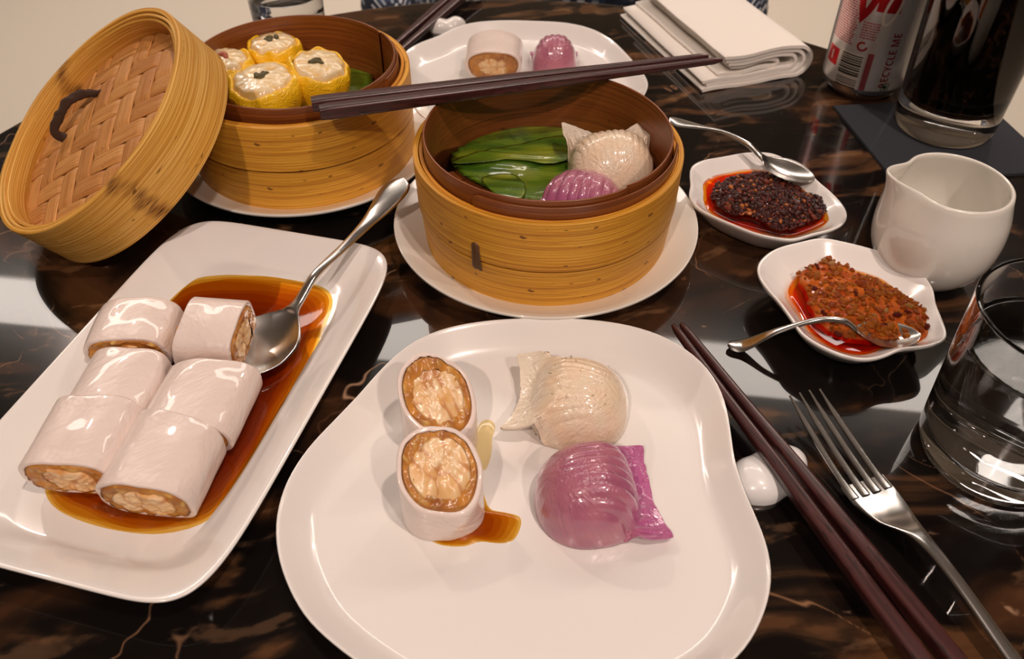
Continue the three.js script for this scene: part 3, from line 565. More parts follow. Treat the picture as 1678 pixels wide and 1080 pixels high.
// ---------------------------------------------------------------- open-topped yellow dumplings
function makeSiuMai(label, o) {
  const g = thing('open_dumpling', label, 'dumpling', undefined, 'open-topped yellow dumplings in the steamer'), { R, h, seed } = o;
  const prof = [[0.001, 0], [0.55, 0], [0.82, 0.02], [0.92, 0.12], [0.98, 0.3], [1.02, 0.5], [1.01, 0.7], [0.98, 0.84], [0.94, 0.93], [0.89, 0.97], [0.84, 0.96], [0.80, 0.88]].reverse();
  const ruff = (a, t) => 1 + (0.05 + 0.03 * t) * nz(Math.cos(a) * 2.1 + seed, Math.sin(a) * 2.1, t * 2) + 0.03 * Math.sin(a * 9 + seed * 3 + t * 2) * smooth(0.1, 0.9, t);
  part('yellow_wrapper', grid(80, prof.length - 1, (s, t) => {
    const [k, y] = prof[Math.round(t * (prof.length - 1))], a = s * TAU, r = R * k * ruff(a, y), yy = h * (y + (y > 0.8 ? 0.13 * nz(Math.cos(a) * 2.2 + seed, Math.sin(a) * 2.2, 5) - 0.04 : 0));
    return [r * Math.sin(a), yy, r * Math.cos(a), a * R, yy];
  }), M.yellow, g, 'yellow wheat wrapper');
  part('pork_filling', grid(60, 14, (s, t) => {
    const a = s * TAU, k = Math.max(0.001, t) * 0.885, r = R * k * ruff(a, 1), x = r * Math.sin(a), z = r * Math.cos(a), n1 = nz(x * 260 + seed, z * 260, 2), n2 = nz(x * 600, z * 600, seed);
    const y = h * (0.93 + 0.10 * (1 - t * t * t)) + 0.0008 * n1 + 0.0004 * n2 - 0.0045 * smooth(0.86, 1, t);
    const col = mixc(mixc([0.78, 0.60, 0.33], [0.80, 0.67, 0.44], clamp(0.5 + n2)), [0.74, 0.46, 0.12], clamp(-n1 * 1.5 - 0.05 + smooth(0.7, 1, t) * 0.7));
    return [x, y, z, x, z, ...col];
  }), M.meat, g, 'pale minced filling');
  const r = rng(Math.round(seed * 100)), gs = []; for (let i = 0; i < 6; i++) { const e = new THREE.IcosahedronGeometry(0.0016 + r() * 0.0009, 1); e.scale(1.5, 0.55, 0.8); e.rotateY(r() * 6); e.translate((r() - 0.5) * 0.007, h * 1.02 + r() * 0.0012, (r() - 0.5) * 0.005); gs.push(e); }
  part('garnish', mergeGeometries(gs), o.garnish ?? M.garnish, g.children[1], 'dark green garnish', 'stuff');
  g.position.copy(P(o.u, o.v, o.H)); g.position.y = T + o.H - h; g.rotation.set(o.tx ?? 0, 0, o.tz ?? 0);
  return g;
}
makeSiuMai('open yellow dumpling at the front, beside the lid, pale topped', { R: 0.0232, h: 0.0275, seed: 1.2, u: 432, v: 122, H: 0.066, tx: 0.08, tz: 0.05 });
makeSiuMai('open yellow dumpling next to the green leaf', { R: 0.0205, h: 0.0285, seed: 4.6, u: 514, v: 96, H: 0.067, tx: 0.12, tz: -0.14 });
makeSiuMai('open yellow dumpling at the back of the four', { R: 0.0190, h: 0.0285, seed: 7.4, u: 446, v: 66, H: 0.067, tx: -0.02 });
makeSiuMai('open yellow dumpling half hidden by the leaning lid', { R: 0.0205, h: 0.0285, seed: 9.8, u: 362, v: 94, H: 0.067, garnish: M.carrot });
// ---------------------------------------------------------------- leaves under the dumplings
function leafSheet(name, px, H, c, label, seed) {
  const pts = px.map(([u, v]) => P(u, v, H)), cc = P(c[0], c[1], H), rad = polar(pts, cc, 140);
  const top = t => t <= 0.5, n = 20;
  return single(name, grid(100, n, (s, t) => {
    const k = t <= 0.5 ? t * 2 : (1 - t) * 2, a = s * TAU - Math.PI, r = rad(a) * Math.max(k, 0.002), x = r * Math.sin(a), z = r * Math.cos(a);
    const y = 0.0024 * nz(x * 24 + seed, z * 45, 2) + 0.0007 * nz(x * 9, z * 330 - x * 50, seed) + (t <= 0.5 ? 0.0003 : -0.0003);
    const n1 = nz(x * 9 + seed, z * 300 - x * 50, 1), n2 = nz(x * 50, z * 60, seed), col = mixc(mixc([0.12, 0.21, 0.010], [0.030, 0.09, 0.005], clamp(0.5 + n1)), [0.25, 0.29, 0.014], clamp(n2 * 1.5));
    return [x, y, z, x, z, ...col];
  }), M.leaf, label, 'leaf', cc, 'banana leaf pieces');
}
leafSheet('banana_leaf', [[738, 262], [760, 225], [800, 203], [870, 191], [960, 189], [1040, 200], [1068, 228], [1070, 270], [1035, 312], [960, 332], [870, 330], [790, 306]], 0.0385, [910, 262], 'bright green banana leaf sheet lining the front steamer', 1.7);
leafSheet('banana_leaf', [[742, 262], [800, 243], [870, 232], [930, 226], [938, 240], [935, 262], [900, 270], [860, 262], [800, 262], [745, 278]], 0.0405, [850, 252], 'folded strip of banana leaf lying across the larger sheet', 5.2);
leafSheet('banana_leaf', [[790, 292], [815, 283], [845, 286], [862, 312], [850, 330], [815, 322]], 0.0405, [825, 300], 'small curled banana leaf piece near the steamer front rim', 8.4);
leafSheet('banana_leaf', [[360, 130], [385, 95], [440, 70], [520, 66], [585, 90], [610, 122], [604, 150], [550, 180], [460, 190], [390, 175]], 0.0385, [480, 130], 'green leaf liner under the yellow dumplings', 11.3);

// ---------------------------------------------------------------- cutlery
const curve1 = pts => x => { // smooth interpolation through [x, y] pairs
  let i = 0; while (i < pts.length - 2 && x > pts[i + 1][0]) i++;
  const p0 = pts[Math.max(0, i - 1)], p1 = pts[i], p2 = pts[i + 1], p3 = pts[Math.min(pts.length - 1, i + 2)], t = clamp((x - p1[0]) / (p2[0] - p1[0]));
  const m1 = (p2[1] - p0[1]) / (p2[0] - p0[0]) * (p2[0] - p1[0]), m2 = (p3[1] - p1[1]) / (p3[0] - p1[0]) * (p2[0] - p1[0]), t2 = t * t, t3 = t2 * t;
  return (2 * t3 - 3 * t2 + 1) * p1[1] + (t3 - 2 * t2 + t) * m1 + (-2 * t3 + 3 * t2) * p2[1] + (t3 - t2) * m2;
};
/** strip of metal along x: half width, height of the middle, dish depth, thickness as functions of x */
function metalStrip(x0, x1, wid, mid, depth, thick, ns = 120, nt = 12) {
  return grid(ns, nt * 2, (s, t) => {
    const e = s < 0.06 ? s : s > 0.94 ? s : s, x = lerp(x0, x1, e), j = t * nt * 2, top = j <= nt, q = top ? j / nt * 2 - 1 : 1 - (j - nt) / nt * 2;
    const w = wid(x), d = depth(x), th = thick(x), edge = Math.sqrt(Math.max(0, 1 - Math.pow(Math.abs(q), 4)));
    const yb = mid(x) - d * (1 - q * q);
    return [x, yb + (top ? 1 : -1) * th / 2 * (0.25 + 0.75 * edge), w * q, x, w * q];
  });
}
function spoon(name, label, L, bowl, bw, from, to, mids, group) { // from: tip of the bowl, to: end of the handle (world points)
  const nb = bowl, wid = curve1([[0, 0.0008], [nb * 0.04, bw * 0.34], [nb * 0.15, bw * 0.66], [nb * 0.35, bw * 0.95], [nb * 0.5, bw], [nb * 0.68, bw * 0.93], [nb * 0.85, bw * 0.62], [nb * 1.0, bw * 0.26], [nb * 1.12, bw * 0.16], [L * 0.55, bw * 0.15], [L * 0.75, bw * 0.22], [L * 0.86, bw * 0.39], [L * 0.91, bw * 0.45], [L * 0.945, bw * 0.445], [L * 0.968, bw * 0.385], [L * 0.984, bw * 0.30], [L * 0.994, bw * 0.19], [L * 0.9985, bw * 0.09], [L, bw * 0.02]]);
  const depth = x => x < nb ? 0.34 * bw * Math.pow(Math.sin(Math.PI * clamp(x / nb, 0.0, 1)), 0.75) : -0.0006;
  const thick = curve1([[0, 0.0010], [nb * 0.9, 0.0014], [nb * 1.1, 0.0030], [L * 0.55, 0.0024], [L * 0.8, 0.0016], [L, 0.0013]]);
  const g = thing(name, label, 'spoon', from, group), d = to.clone().sub(from), flat = Math.hypot(d.x, d.z);
  g.rotation.order = 'YXZ'; g.rotation.y = Math.atan2(-d.z, d.x);
  const mid = curve1(mids.map(([k, y]) => [k * L, y])), sc = flat / L;
  part('spoon_bowl', metalStrip(0, nb * 1.06, wid, mid, depth, thick, 60, 14).scale(sc, 1, 1), M.steel, g, 'shiny oval bowl');
  part('spoon_handle', metalStrip(nb * 1.03, L, wid, mid, depth, thick, 220, 8).scale(sc, 1, 1), M.steel, g, 'slim handle with a rounded flared end');
  return g;
}
const HY = (p, H) => { p.y = T + H; return p; };
// heights in the mids are above the first point's y, which is set to the resting height
spoon('serving_spoon', 'large serving spoon resting on the rectangular plate with a roll in its bowl', 0.178, 0.056, 0.0195, HY(P(372, 616, 0.0145), 0.0145), P(662, 294, 0.036), [[0, 0.000], [0.17, 0.0005], [0.34, 0.0035], [0.45, 0.0110], [0.62, 0.0125], [0.8, 0.0150], [0.93, 0.0195], [1, 0.0215]]);
spoon('teaspoon', 'teaspoon lying across the dish of dark chili flakes', 0.118, 0.040, 0.0118, HY(P(1334, 296, 0.022), 0.0225), P(1097, 196, 0.03), [[0, 0.000], [0.17, 0.001], [0.34, 0.003], [0.45, 0.0085], [0.62, 0.011], [0.8, 0.009], [0.93, 0.0075], [1, 0.008]]);
spoon('teaspoon', 'teaspoon dipped in the orange garlic chili sauce', 0.105, 0.036, 0.0105, HY(P(1508, 549, 0.0195), 0.0196), P(1193, 563, 0.004), [[0, 0.000], [0.17, -0.001], [0.34, 0.001], [0.42, 0.0055], [0.55, 0.0055], [0.75, -0.004], [0.92, -0.0165], [1, -0.0170]]);
{ // fork
  const a = P(1318, 642, 0.013), b = P(1668, 1102, 0.006), d = b.clone().sub(a), L = Math.hypot(d.x, d.z) , g = thing('fork', 'stainless steel dinner fork lying on the marble beside the chopsticks', 'fork', V(a.x, T, a.z));
  g.rotation.y = Math.atan2(-d.z, d.x);
  const mid = curve1([[-0.002, 0.0135], [0.02, 0.0085], [0.045, 0.0045], [0.058, 0.0040], [0.072, 0.0060], [0.086, 0.0115], [0.105, 0.0125], [0.14, 0.009], [0.18, 0.006], [0.24, 0.006]]);
  const tw = 0.0018, offs = [-0.0090, -0.0030, 0.0030, 0.0090];
  for (const o of offs) part('tine', (() => { const gg = metalStrip(o === -0.009 ? 0.001 : 0, 0.058, x => lerp(0.0006, tw, smooth(0, 0.02, x)) * (1 + 0.35 * smooth(0.044, 0.058, x)), mid, () => 0, x => lerp(0.0009, 0.0020, smooth(0, 0.03, x)), 40, 6); gg.translate(0, 0, 0); const p = gg.attributes.position; for (let i = 0; i < p.count; i++) p.setZ(i, p.getZ(i) + o * lerp(0.92, 1, smooth(0, 0.05, p.getX(i)))); return weld(gg); })(), M.steel, g);
  part('fork_handle', metalStrip(0.0505, 0.20, curve1([[0.0505, 0.0116], [0.055, 0.0116], [0.062, 0.0115], [0.072, 0.0095], [0.080, 0.0062], [0.088, 0.0040], [0.10, 0.0031], [0.13, 0.0031], [0.16, 0.0042], [0.185, 0.0058], [0.196, 0.005], [0.20, 0.0008]]), mid, x => 0.0010 * smooth(0.085, 0.07, x), curve1([[0.05, 0.0019], [0.075, 0.0022], [0.092, 0.0034], [0.14, 0.0028], [0.20, 0.0018]]), 110, 10), M.steel, g, 'fork shoulder and slim handle');
}
// ---------------------------------------------------------------- chopsticks and rests
function chopstick(label, tip, end, group, roll = 0, r0 = 0.0020, r1 = 0.0040) {
  const d = end.clone().sub(tip), L = d.length(), g = grid(48, 24, (s, t) => {
    const n = lerp(2.4, 7, smooth(0.25, 0.55, s)), a = t * TAU + Math.PI / 4, c = Math.cos(a), sn = Math.sin(a), q = Math.pow(Math.pow(Math.abs(c), n) + Math.pow(Math.abs(sn), n), -1 / n);
    let r = lerp(r0, r1, Math.pow(s, 0.85)); if (s === 0) r *= 0.55; if (s === 1) r *= 0.9;
    const x = s * L; return [x, c * q * r, sn * q * r, x * 0.9 + 0.2, t * TAU * r1 * 1.2];
  });
  // close both ends
  const cap = (x, r, sgn) => { const c = new THREE.CircleGeometry(r, 20); c.rotateY(sgn * Math.PI / 2); c.translate(x, 0, 0); return c; };
  const all = mergeGeometries([g, cap(0, r0 * 0.6, -1), (() => { const b = new THREE.PlaneGeometry(r1 * 1.78, r1 * 1.78); b.rotateY(Math.PI / 2); b.translate(L - 0.0001, 0, 0); return b; })()].map(q => { const o = q.index ? q.toNonIndexed() : q; return o; }));
  const m = single('chopstick', all, M.wood, label, 'chopstick', tip, group);
  const x = d.normalize(), z = x.clone().cross(V(0, 1, 0)).normalize(), y = z.clone().cross(x); m.quaternion.setFromRotationMatrix(new THREE.Matrix4().makeBasis(x, y, z)).multiply(new THREE.Quaternion().setFromAxisAngle(V(1, 0, 0), roll));
  return m;
}
const CH = 0.0815;
chopstick('dark wooden chopstick across the steamer, its square end poking out farther', P(1160, 92, CH), P(511, 171, CH + 0.001), undefined, 0.0);
chopstick('dark wooden chopstick across the steamer, on the dumpling side of its twin', P(1183, 98, CH), P(524, 184, CH + 0.001), undefined, 0.0);
chopstick('dark wooden chopstick on the white rest, next to the lobed plate', P(1103, 533, 0.0145), P(1545, 1135, 0.0085), undefined, 0.1);
chopstick('dark wooden chopstick on the white rest, next to the fork', P(1116, 531, 0.0145), P(1605, 1135, 0.0085), undefined, 0.0);
const FARC = 'chopsticks at the far place setting';
chopstick('dark far chopstick lying toward the yellow dumplings', P(626, 92, 0.008), P(768, -30, 0.010), FARC, 0.0);
chopstick('dark far chopstick lying toward the far plate', P(640, 97, 0.006), P(784, -28, 0.010), FARC, 0.2);
function restGeo(lx, lz, h) { // smooth pebble with a saddle
  return grid(72, 28, (s, t) => {
    const a = s * TAU, ph = t * Math.PI, x0 = Math.sin(ph) * Math.cos(a), z0 = Math.sin(ph) * Math.sin(a), y0 = Math.cos(ph), sad = Math.exp(-x0 * x0 * 9);
    const pinch = 1 - 0.16 * sad, y = y0 > 0 ? h * Math.pow(y0, 0.8) * (1 - 0.30 * sad) : -0.0005 + 0.0005 * (1 + y0);
    return [x0 * lx, Math.max(y, 0), z0 * lz * pinch * (1 + 0.2 * x0 * (x0 > 0 ? -1 : 0.3))];
  });
}
{
  const p = P(1262, 772, 0.004), m = single('chopstick_rest', restGeo(0.0215, 0.0150, 0.0125), phy({ color: rgb(0.80, 0.79, 0.78), roughness: 0.3, clearcoat: 0.6, clearcoatRoughness: 0.1 }), 'white porcelain pebble chopstick rest between plate and fork', 'chopstick rest', V(p.x, T, p.z)); m.rotation.y = 0.55;
  const q = P(734, 40, 0.004), k = single('chopstick_rest', restGeo(0.0165, 0.010, 0.0115), M.porcelain, 'small white chopstick rest behind the far plate', 'chopstick rest', V(q.x, T, q.z)); k.rotation.y = 0.3;
}

// ---------------------------------------------------------------- sauce dishes
const DISH_PROFILE = [[0.0005, 0.0075], [0.25, 0.0075], [0.45, 0.0080], [0.6, 0.0096], [0.72, 0.0122], [0.83, 0.0158], [0.92, 0.0194], [0.965, 0.0210], [0.985, 0.0213], [0.998, 0.0210], [1.0, 0.0200], [0.985, 0.0186], [0.93, 0.0155], [0.82, 0.0095], [0.7, 0.0040], [0.62, 0.0012], [0.56, 0.0], [0.3, 0.0], [0.0005, 0.0]];
const d1 = [[135, 520], [150, 465], [230, 422], [380, 395], [500, 372], [600, 362], [740, 370], [880, 430], [1010, 500], [1075, 570], [1180, 660], [1270, 760], [1295, 825], [1280, 880], [1200, 930], [1050, 970], [900, 1010], [780, 1000], [620, 965], [450, 900], [280, 825], [180, 765], [132, 690], [140, 600]].map(([x, y]) => [1100 + x / 4.5, 170 + y / 4.5]);
const d2 = [[205, 230], [215, 170], [300, 100], [440, 60], [560, 38], [700, 62], [840, 98], [980, 140], [1100, 220], [1170, 310], [1190, 400], [1230, 500], [1250, 575], [1230, 610], [1130, 640], [1000, 655], [900, 695], [800, 712], [700, 697], [560, 642], [450, 570], [390, 485], [320, 390], [250, 310]].map(([x, y]) => [1180 + x / 3.369, 380 + y / 3.369]);
tracedPlate('sauce_dish', d1, 0.0205, [1258, 325], DISH_PROFILE, M.porcelain, 'white leaf-shaped dish of dark chili flakes in red oil', 'dish');
tracedPlate('sauce_dish', d2, 0.0205, [1395, 490], DISH_PROFILE, M.porcelain, 'white leaf-shaped dish of orange garlic chili sauce', 'dish');
/** pool of oil with a heap of bits on it */
function sauce(name, label, oilPx, oc, heapPx, hc, o) {
  const base = P(oc[0], oc[1], o.level), g = thing(name, label, 'sauce', base), rad = polar(oilPx.map(([u, v]) => P(u, v, o.level)), base, 160);
  const n = 14, prof = []; for (let i = 0; i <= n; i++) prof.push([i / n, -0.0001 * (i / n) ** 8]); prof.push([0.97, -0.0012]); prof.push([0.75, -0.0038]); prof.push([0.5, -0.0050]); prof.push([0.0005, -0.0052]);
  part('oil_pool', dish(rad, prof, 120), M.chiliOil, g, 'clear red orange oil');
  [0.92, 0.80].forEach((k, i) => part('oil_depth', dish(a => rad(a) * k * (1 + 0.05 * nz(Math.cos(a) * 3 + i * 4, Math.sin(a) * 3, o.seed)), prof.map(([q, y]) => [q, y > -0.001 ? y - 0.0004 * (i + 1) : y - 0.001]), 120), M.chiliOilDeep, g, 'deeper red oil'));
  const hp = P(hc[0], hc[1], o.level), off = hp.clone().sub(base), hr = polar(heapPx.map(([u, v]) => P(u, v, o.level + 0.003)), P(hc[0], hc[1], o.level + 0.003), 160), gs = [], r = rng(o.seed);
  const top = (k, x, z) => o.height * Math.pow(Math.max(0, 1 - k * k), 0.6) + o.lump * nz(x * 190 + o.seed, z * 190, 2) + o.lump * 0.6 * nz(x * 420, z * 420, o.seed);
  const heap = grid(150, 44, (s, t) => {
    const a = s * TAU - Math.PI, k = Math.max(0.001, t), rr = hr(a) * 0.95 * k * (1 + 0.05 * nz(Math.cos(a) * 6, Math.sin(a) * 6, o.seed)), x = rr * Math.sin(a), z = rr * Math.cos(a), y = t === 1 ? -0.003 : top(k, x, z);
    return [off.x + x, y, off.z + z, x, z, ...o.color(x, y, z, 0)];
  });
  part('sauce_heap', heap, o.mat, g, o.heapLabel);
  for (let i = 0; i < o.bits; i++) {
    const a = r() * TAU - Math.PI, k = Math.sqrt(r()) * 0.97, rr = hr(a) * k, x = rr * Math.sin(a), z = rr * Math.cos(a), sz = o.size * (0.45 + r() * 0.9) * (r() < 0.08 ? 1.7 : 1);
    const e = new THREE.IcosahedronGeometry(sz, o.facets), p = e.attributes.position, sd = r() * 50;
    for (let q = 0; q < p.count; q++) { const f = 1 + 0.55 * nz(p.getX(q) * 900 + sd, p.getY(q) * 900, p.getZ(q) * 900); p.setXYZ(q, p.getX(q) * f, p.getY(q) * f * o.flat, p.getZ(q) * f * 0.75); }
    e.rotateX(r() * 1.2 - 0.6); e.rotateY(r() * TAU); e.translate(off.x + x, top(k, x, z) + sz * 0.15, off.z + z);
    const c = o.color(x * 3, 0, z * 3, 1, r), cs = new Float32Array(p.count * 3); for (let q = 0; q < p.count; q++) cs.set(c, q * 3); e.setAttribute('color', new THREE.BufferAttribute(cs, 3)); weld(e); gs.push(e);
  }
  part('sauce_bits', mergeGeometries(gs), o.mat, g, o.bitsLabel, 'stuff');
}
const c5 = ([x, y]) => [1100 + x / 4.5, 170 + y / 4.5], c6 = ([x, y]) => [1180 + x / 3.369, 380 + y / 3.369];
sauce('chili_flake_sauce', 'dark glossy chili flakes heaped in red oil in the leaf-shaped dish',
  [[232, 640], [240, 580], [300, 535], [420, 505], [560, 480], [700, 490], [860, 560], [1000, 640], [1140, 740], [1172, 830], [1130, 890], [1020, 940], [870, 985], [740, 960], [600, 925], [430, 870], [300, 800], [240, 720]].map(c5), c5([700, 720]),
  [[275, 690], [310, 600], [420, 545], [520, 530], [650, 505], [760, 540], [900, 600], [1040, 680], [1150, 710], [1165, 800], [1110, 850], [1000, 890], [900, 940], [760, 945], [660, 880], [560, 830], [430, 830], [340, 770]].map(c5), c5([720, 720]),
  { level: 0.0152, height: 0.0046, lump: 0.0013, size: 0.00135, bits: 1500, flat: 0.6, seed: 31, facets: 0, mat: M.chili, heapLabel: 'dark red brown chili paste', bitsLabel: 'chopped dark chili flakes and seeds',
    color: (x, y, z, bit, r) => { if (!bit) return [0.030, 0.006, 0.004]; const q = r(); return q < 0.80 ? [0.022 + 0.03 * r(), 0.005, 0.003] : q < 0.95 ? [0.12, 0.016, 0.005] : [0.34, 0.10, 0.02]; } });
sauce('garlic_chili_sauce', 'chunky orange garlic chili sauce in the leaf-shaped dish',
  [[375, 330], [400, 270], [450, 215], [560, 190], [700, 200], [800, 222], [900, 260], [990, 335], [1080, 400], [1160, 500], [1180, 580], [1080, 618], [960, 630], [860, 660], [770, 678], [660, 655], [560, 600], [490, 535], [430, 430]].map(c6), c6([760, 430]),
  [[405, 245], [480, 175], [600, 150], [680, 180], [780, 240], [900, 290], [1010, 355], [1110, 400], [1180, 470], [1195, 540], [1160, 600], [1060, 612], [920, 605], [800, 615], [700, 600], [560, 540], [490, 450], [455, 330]].map(c6), c6([800, 400]),
  { level: 0.0152, height: 0.0052, lump: 0.0011, size: 0.00125, bits: 650, flat: 0.6, seed: 47, facets: 1, mat: M.paste, heapLabel: 'orange brown chili paste', bitsLabel: 'minced garlic and chili bits',
    color: (x, y, z, bit, r) => { const n = clamp(0.5 + 1.1 * nz(x * 170, z * 170, 4)); if (!bit) return mixc([0.38, 0.050, 0.003], [0.50, 0.115, 0.006], n); const q = r(); return q < 0.70 ? mixc([0.42, 0.065, 0.003], [0.56, 0.15, 0.006], r()) : q < 0.93 ? [0.58, 0.17, 0.010] : q < 0.97 ? [0.16, 0.012, 0.003] : [0.62, 0.30, 0.07]; } });
// soy sauce on the rectangular plate and beside the upright rolls
{
  const pour = (name, label, px, H, c, thick, layers, top, shift = [0, 0]) => {
    const pts = px.map(([u, v]) => P(u, v, H)), cc = P(c[0], c[1], H), rad = polar(pts, cc, 160), g = thing(name, label, 'sauce', cc);
    const slab = (k, t, seed) => { const prof = []; for (let i = 0; i <= 18; i++) { const q = i / 18; prof.push([q, t * (1 - Math.pow(q, 7))]); } prof.push([1, -0.0004]); prof.push([0.0005, -0.0004]); const gg = dish(a => rad(a) * k * (1 + (seed ? 0.05 * nz(Math.cos(a) * 2.5 + seed, Math.sin(a) * 2.5, seed) : 0)), prof, 160); gg.translate(shift[0] * (1 - k), 0, shift[1] * (1 - k)); return gg; };
    part('sauce_surface', slab(1, thick, 0), top, g, 'clear amber soy sauce');
    layers.forEach((k, i) => part('sauce_depth', slab(k, thick * (1 - 0.08 * (i + 1)), i + 1.5), M.soyDeep, g));
  };
  pour('soy_sauce_pool', 'amber brown soy sauce pooled around the rolls on the rectangular plate', [[255, 500], [275, 478], [300, 462], [320, 450], [348, 452], [372, 446], [400, 449], [425, 447], [470, 452], [545, 470], [552, 485], [538, 520], [520, 570], [495, 622], [462, 690], [425, 760], [385, 815], [335, 858], [270, 876], [200, 874], [130, 856], [85, 830], [72, 800], [90, 740], [150, 640], [205, 560]], WELL, [300, 690], 0.0021, [0.985, 0.965, 0.94, 0.91, 0.875, 0.835, 0.79, 0.74, 0.68], M.soy, [-0.006, 0.002]);
  pour('soy_sauce_puddle', 'small soy sauce puddle under the upright roll on the lobed plate', [[664, 815], [670, 795], [720, 770], [780, 790], [795, 817], [800, 830], [815, 840], [845, 840], [854, 850], [850, 872], [838, 888], [812, 890], [790, 887], [760, 895], [720, 892], [690, 874], [672, 848]], 0.0046, [742, 846], 0.0013, [0.97, 0.93, 0.87, 0.80, 0.72], M.soy, [-0.012, 0]);
  pour('soy_sauce_smear', 'thin pale soy sauce smear between roll and white dumpling', [[782, 705], [790, 690], [803, 688], [812, 700], [807, 715], [806, 735], [803, 752], [794, 772], [784, 760], [780, 730]], 0.0046, [796, 728], 0.0004, [], M.soyThin);
}

// ---------------------------------------------------------------- glasses, can, pitcher
{ // water tumbler
  const g = thing('water_tumbler', 'clear tapered glass tumbler of still water beside the fork', 'glass', V(0.2322, T, -0.2590));
  const Rb = 0.0352, Rt = 0.0385, H = 0.090, t = 0.0022, fb = 0.011, ro = y => lerp(Rb, Rt, y / H), ri = y => ro(y) - t;
  const prof = dense([[0.0002, fb], [ri(fb) - 0.004, fb + 0.0006], [ri(fb + 0.004), fb + 0.004], [ri(0.04), 0.04], [ri(0.07), 0.07], [ri(H), H - 0.0004], [ro(H), H - 0.0004], [ro(0.06), 0.06], [ro(0.03), 0.03], [ro(0.006), 0.006], [Rb - 0.002, 0.0004], [Rb - 0.006, 0.0002], [0.0002, 0.0012]], 4, 0.0016);
  part('glass_body', turned(prof, 128), M.glass, g);
  const wl = 0.068, wp = dense([[0.0002, wl], [ri(wl) - 0.0018, wl], [ri(wl) + 0.0003, wl + 0.0010], [ri(0.04) + 0.0003, 0.04], [ri(fb + 0.004) + 0.0003, fb + 0.004], [ri(fb) - 0.004, fb + 0.0003], [0.0002, fb - 0.0003]], 3, 0.0012);
  part('water', turned(wp, 128), M.water, g, 'still water');
}
{ // far tumbler
  const p = P(487, 22, 0.0), g = thing('water_tumbler', 'clear glass tumbler of water behind the steamer of yellow dumplings', 'glass', V(-0.193, T, -0.722));
  const Rb = 0.0300, Rt = 0.0335, H = 0.085, t = 0.002, fb = 0.010, ro = y => lerp(Rb, Rt, y / H), ri = y => ro(y) - t;
  part('glass_body', turned(dense([[0.0002, fb], [ri(fb) - 0.003, fb + 0.0006], [ri(fb + 0.004), fb + 0.004], [ri(0.05), 0.05], [ri(H), H], [ro(H), H], [ro(0.05), 0.05], [ro(0.006), 0.006], [Rb - 0.003, 0.0003], [0.0002, 0.001]], 3, 0.0014), 80), M.glass, g);
  part('water', turned(dense([[0.0002, 0.035], [ri(0.035) + 0.0003, 0.0355], [ri(fb + 0.004) + 0.0003, fb + 0.004], [ri(fb) - 0.004, fb + 0.0003], [0.0002, fb - 0.0003]], 3, 0.001), 80), M.water, g, 'water');
}
{ // square dark mat and the tall drink
  const a = P(1367, 174, 0.002), b = P(1462, 290, 0.002), side = b.clone().sub(a).setY(0), L = 0.118, f = side.clone().normalize(), r = V(-f.z, 0, f.x).multiplyScalar(f.z > 0 ? -1 : 1);
  const d = V(1, 0, -0.02).normalize(); // front edge runs across
  const c0 = a, c1 = a.clone().addScaledVector(f, 0.102), c2 = c1.clone().addScaledVector(V(0.985, 0, -0.1), L), c3 = c0.clone().addScaledVector(V(0.985, 0, -0.1), L);
  const sh = new THREE.Shape([c0, c1, c2, c3].map(q => new THREE.Vector2(q.x - a.x, -(q.z - a.z)))), geo = new THREE.ExtrudeGeometry(sh, { depth: 0.0018, bevelEnabled: true, bevelThickness: 0.0004, bevelSize: 0.0004, bevelSegments: 2 });
  geo.rotateX(-Math.PI / 2);
  single('square_coaster', geo, M.mat, 'square black paper napkin under the tall dark drink', 'coaster', V(a.x, T + 0.0004, a.z));
  const g = thing('highball_glass', 'tall thick-based glass of dark iced cola', 'glass', V(0.3165, T + 0.0027, -0.5590));
  const Rb = 0.0345, Rt = 0.0400, H = 0.150, t = 0.0018, fb = 0.0185, ro = y => lerp(Rb, Rt, Math.pow(y / H, 0.8)), ri = y => ro(y) - t;
  part('glass_body', turned(dense([[0.0002, fb], [ri(fb) - 0.014, fb + 0.0012], [ri(fb) - 0.007, fb + 0.0040], [ri(fb) - 0.002, fb + 0.009], [ri(fb + 0.016), fb + 0.016], [ri(0.07), 0.07], [ri(0.11), 0.11], [ri(H), H], [ro(H), H], [ro(0.11), 0.11], [ro(0.07), 0.07], [ro(0.035), 0.035], [ro(0.006), 0.006], [Rb - 0.0012, 0.0012], [Rb - 0.005, 0.0003], [0.0002, 0.0020]], 4, 0.0018), 112), M.glass, g);
  const wl = 0.128; part('cola', turned(dense([[0.0002, wl], [ri(wl) + 0.0003, wl + 0.0004], [ri(0.11) + 0.0003, 0.11], [ri(0.07) + 0.0003, 0.07], [ri(fb + 0.016) + 0.0003, fb + 0.016], [ri(fb) - 0.0017, fb + 0.009], [ri(fb) - 0.0067, fb + 0.0037], [ri(fb) - 0.014, fb + 0.0009], [0.0002, fb - 0.0003]], 3, 0.0030), 112), M.cola, g, 'dark cola');
  const lime = new THREE.CylinderGeometry(0.016, 0.016, 0.004, 40); lime.rotateX(Math.PI / 2); lime.rotateY(0.7); const lm = part('lime_slice', lime, M.lime, g, 'green lime slice'); lm.position.set(0.022, 0.108, 0.018);
}
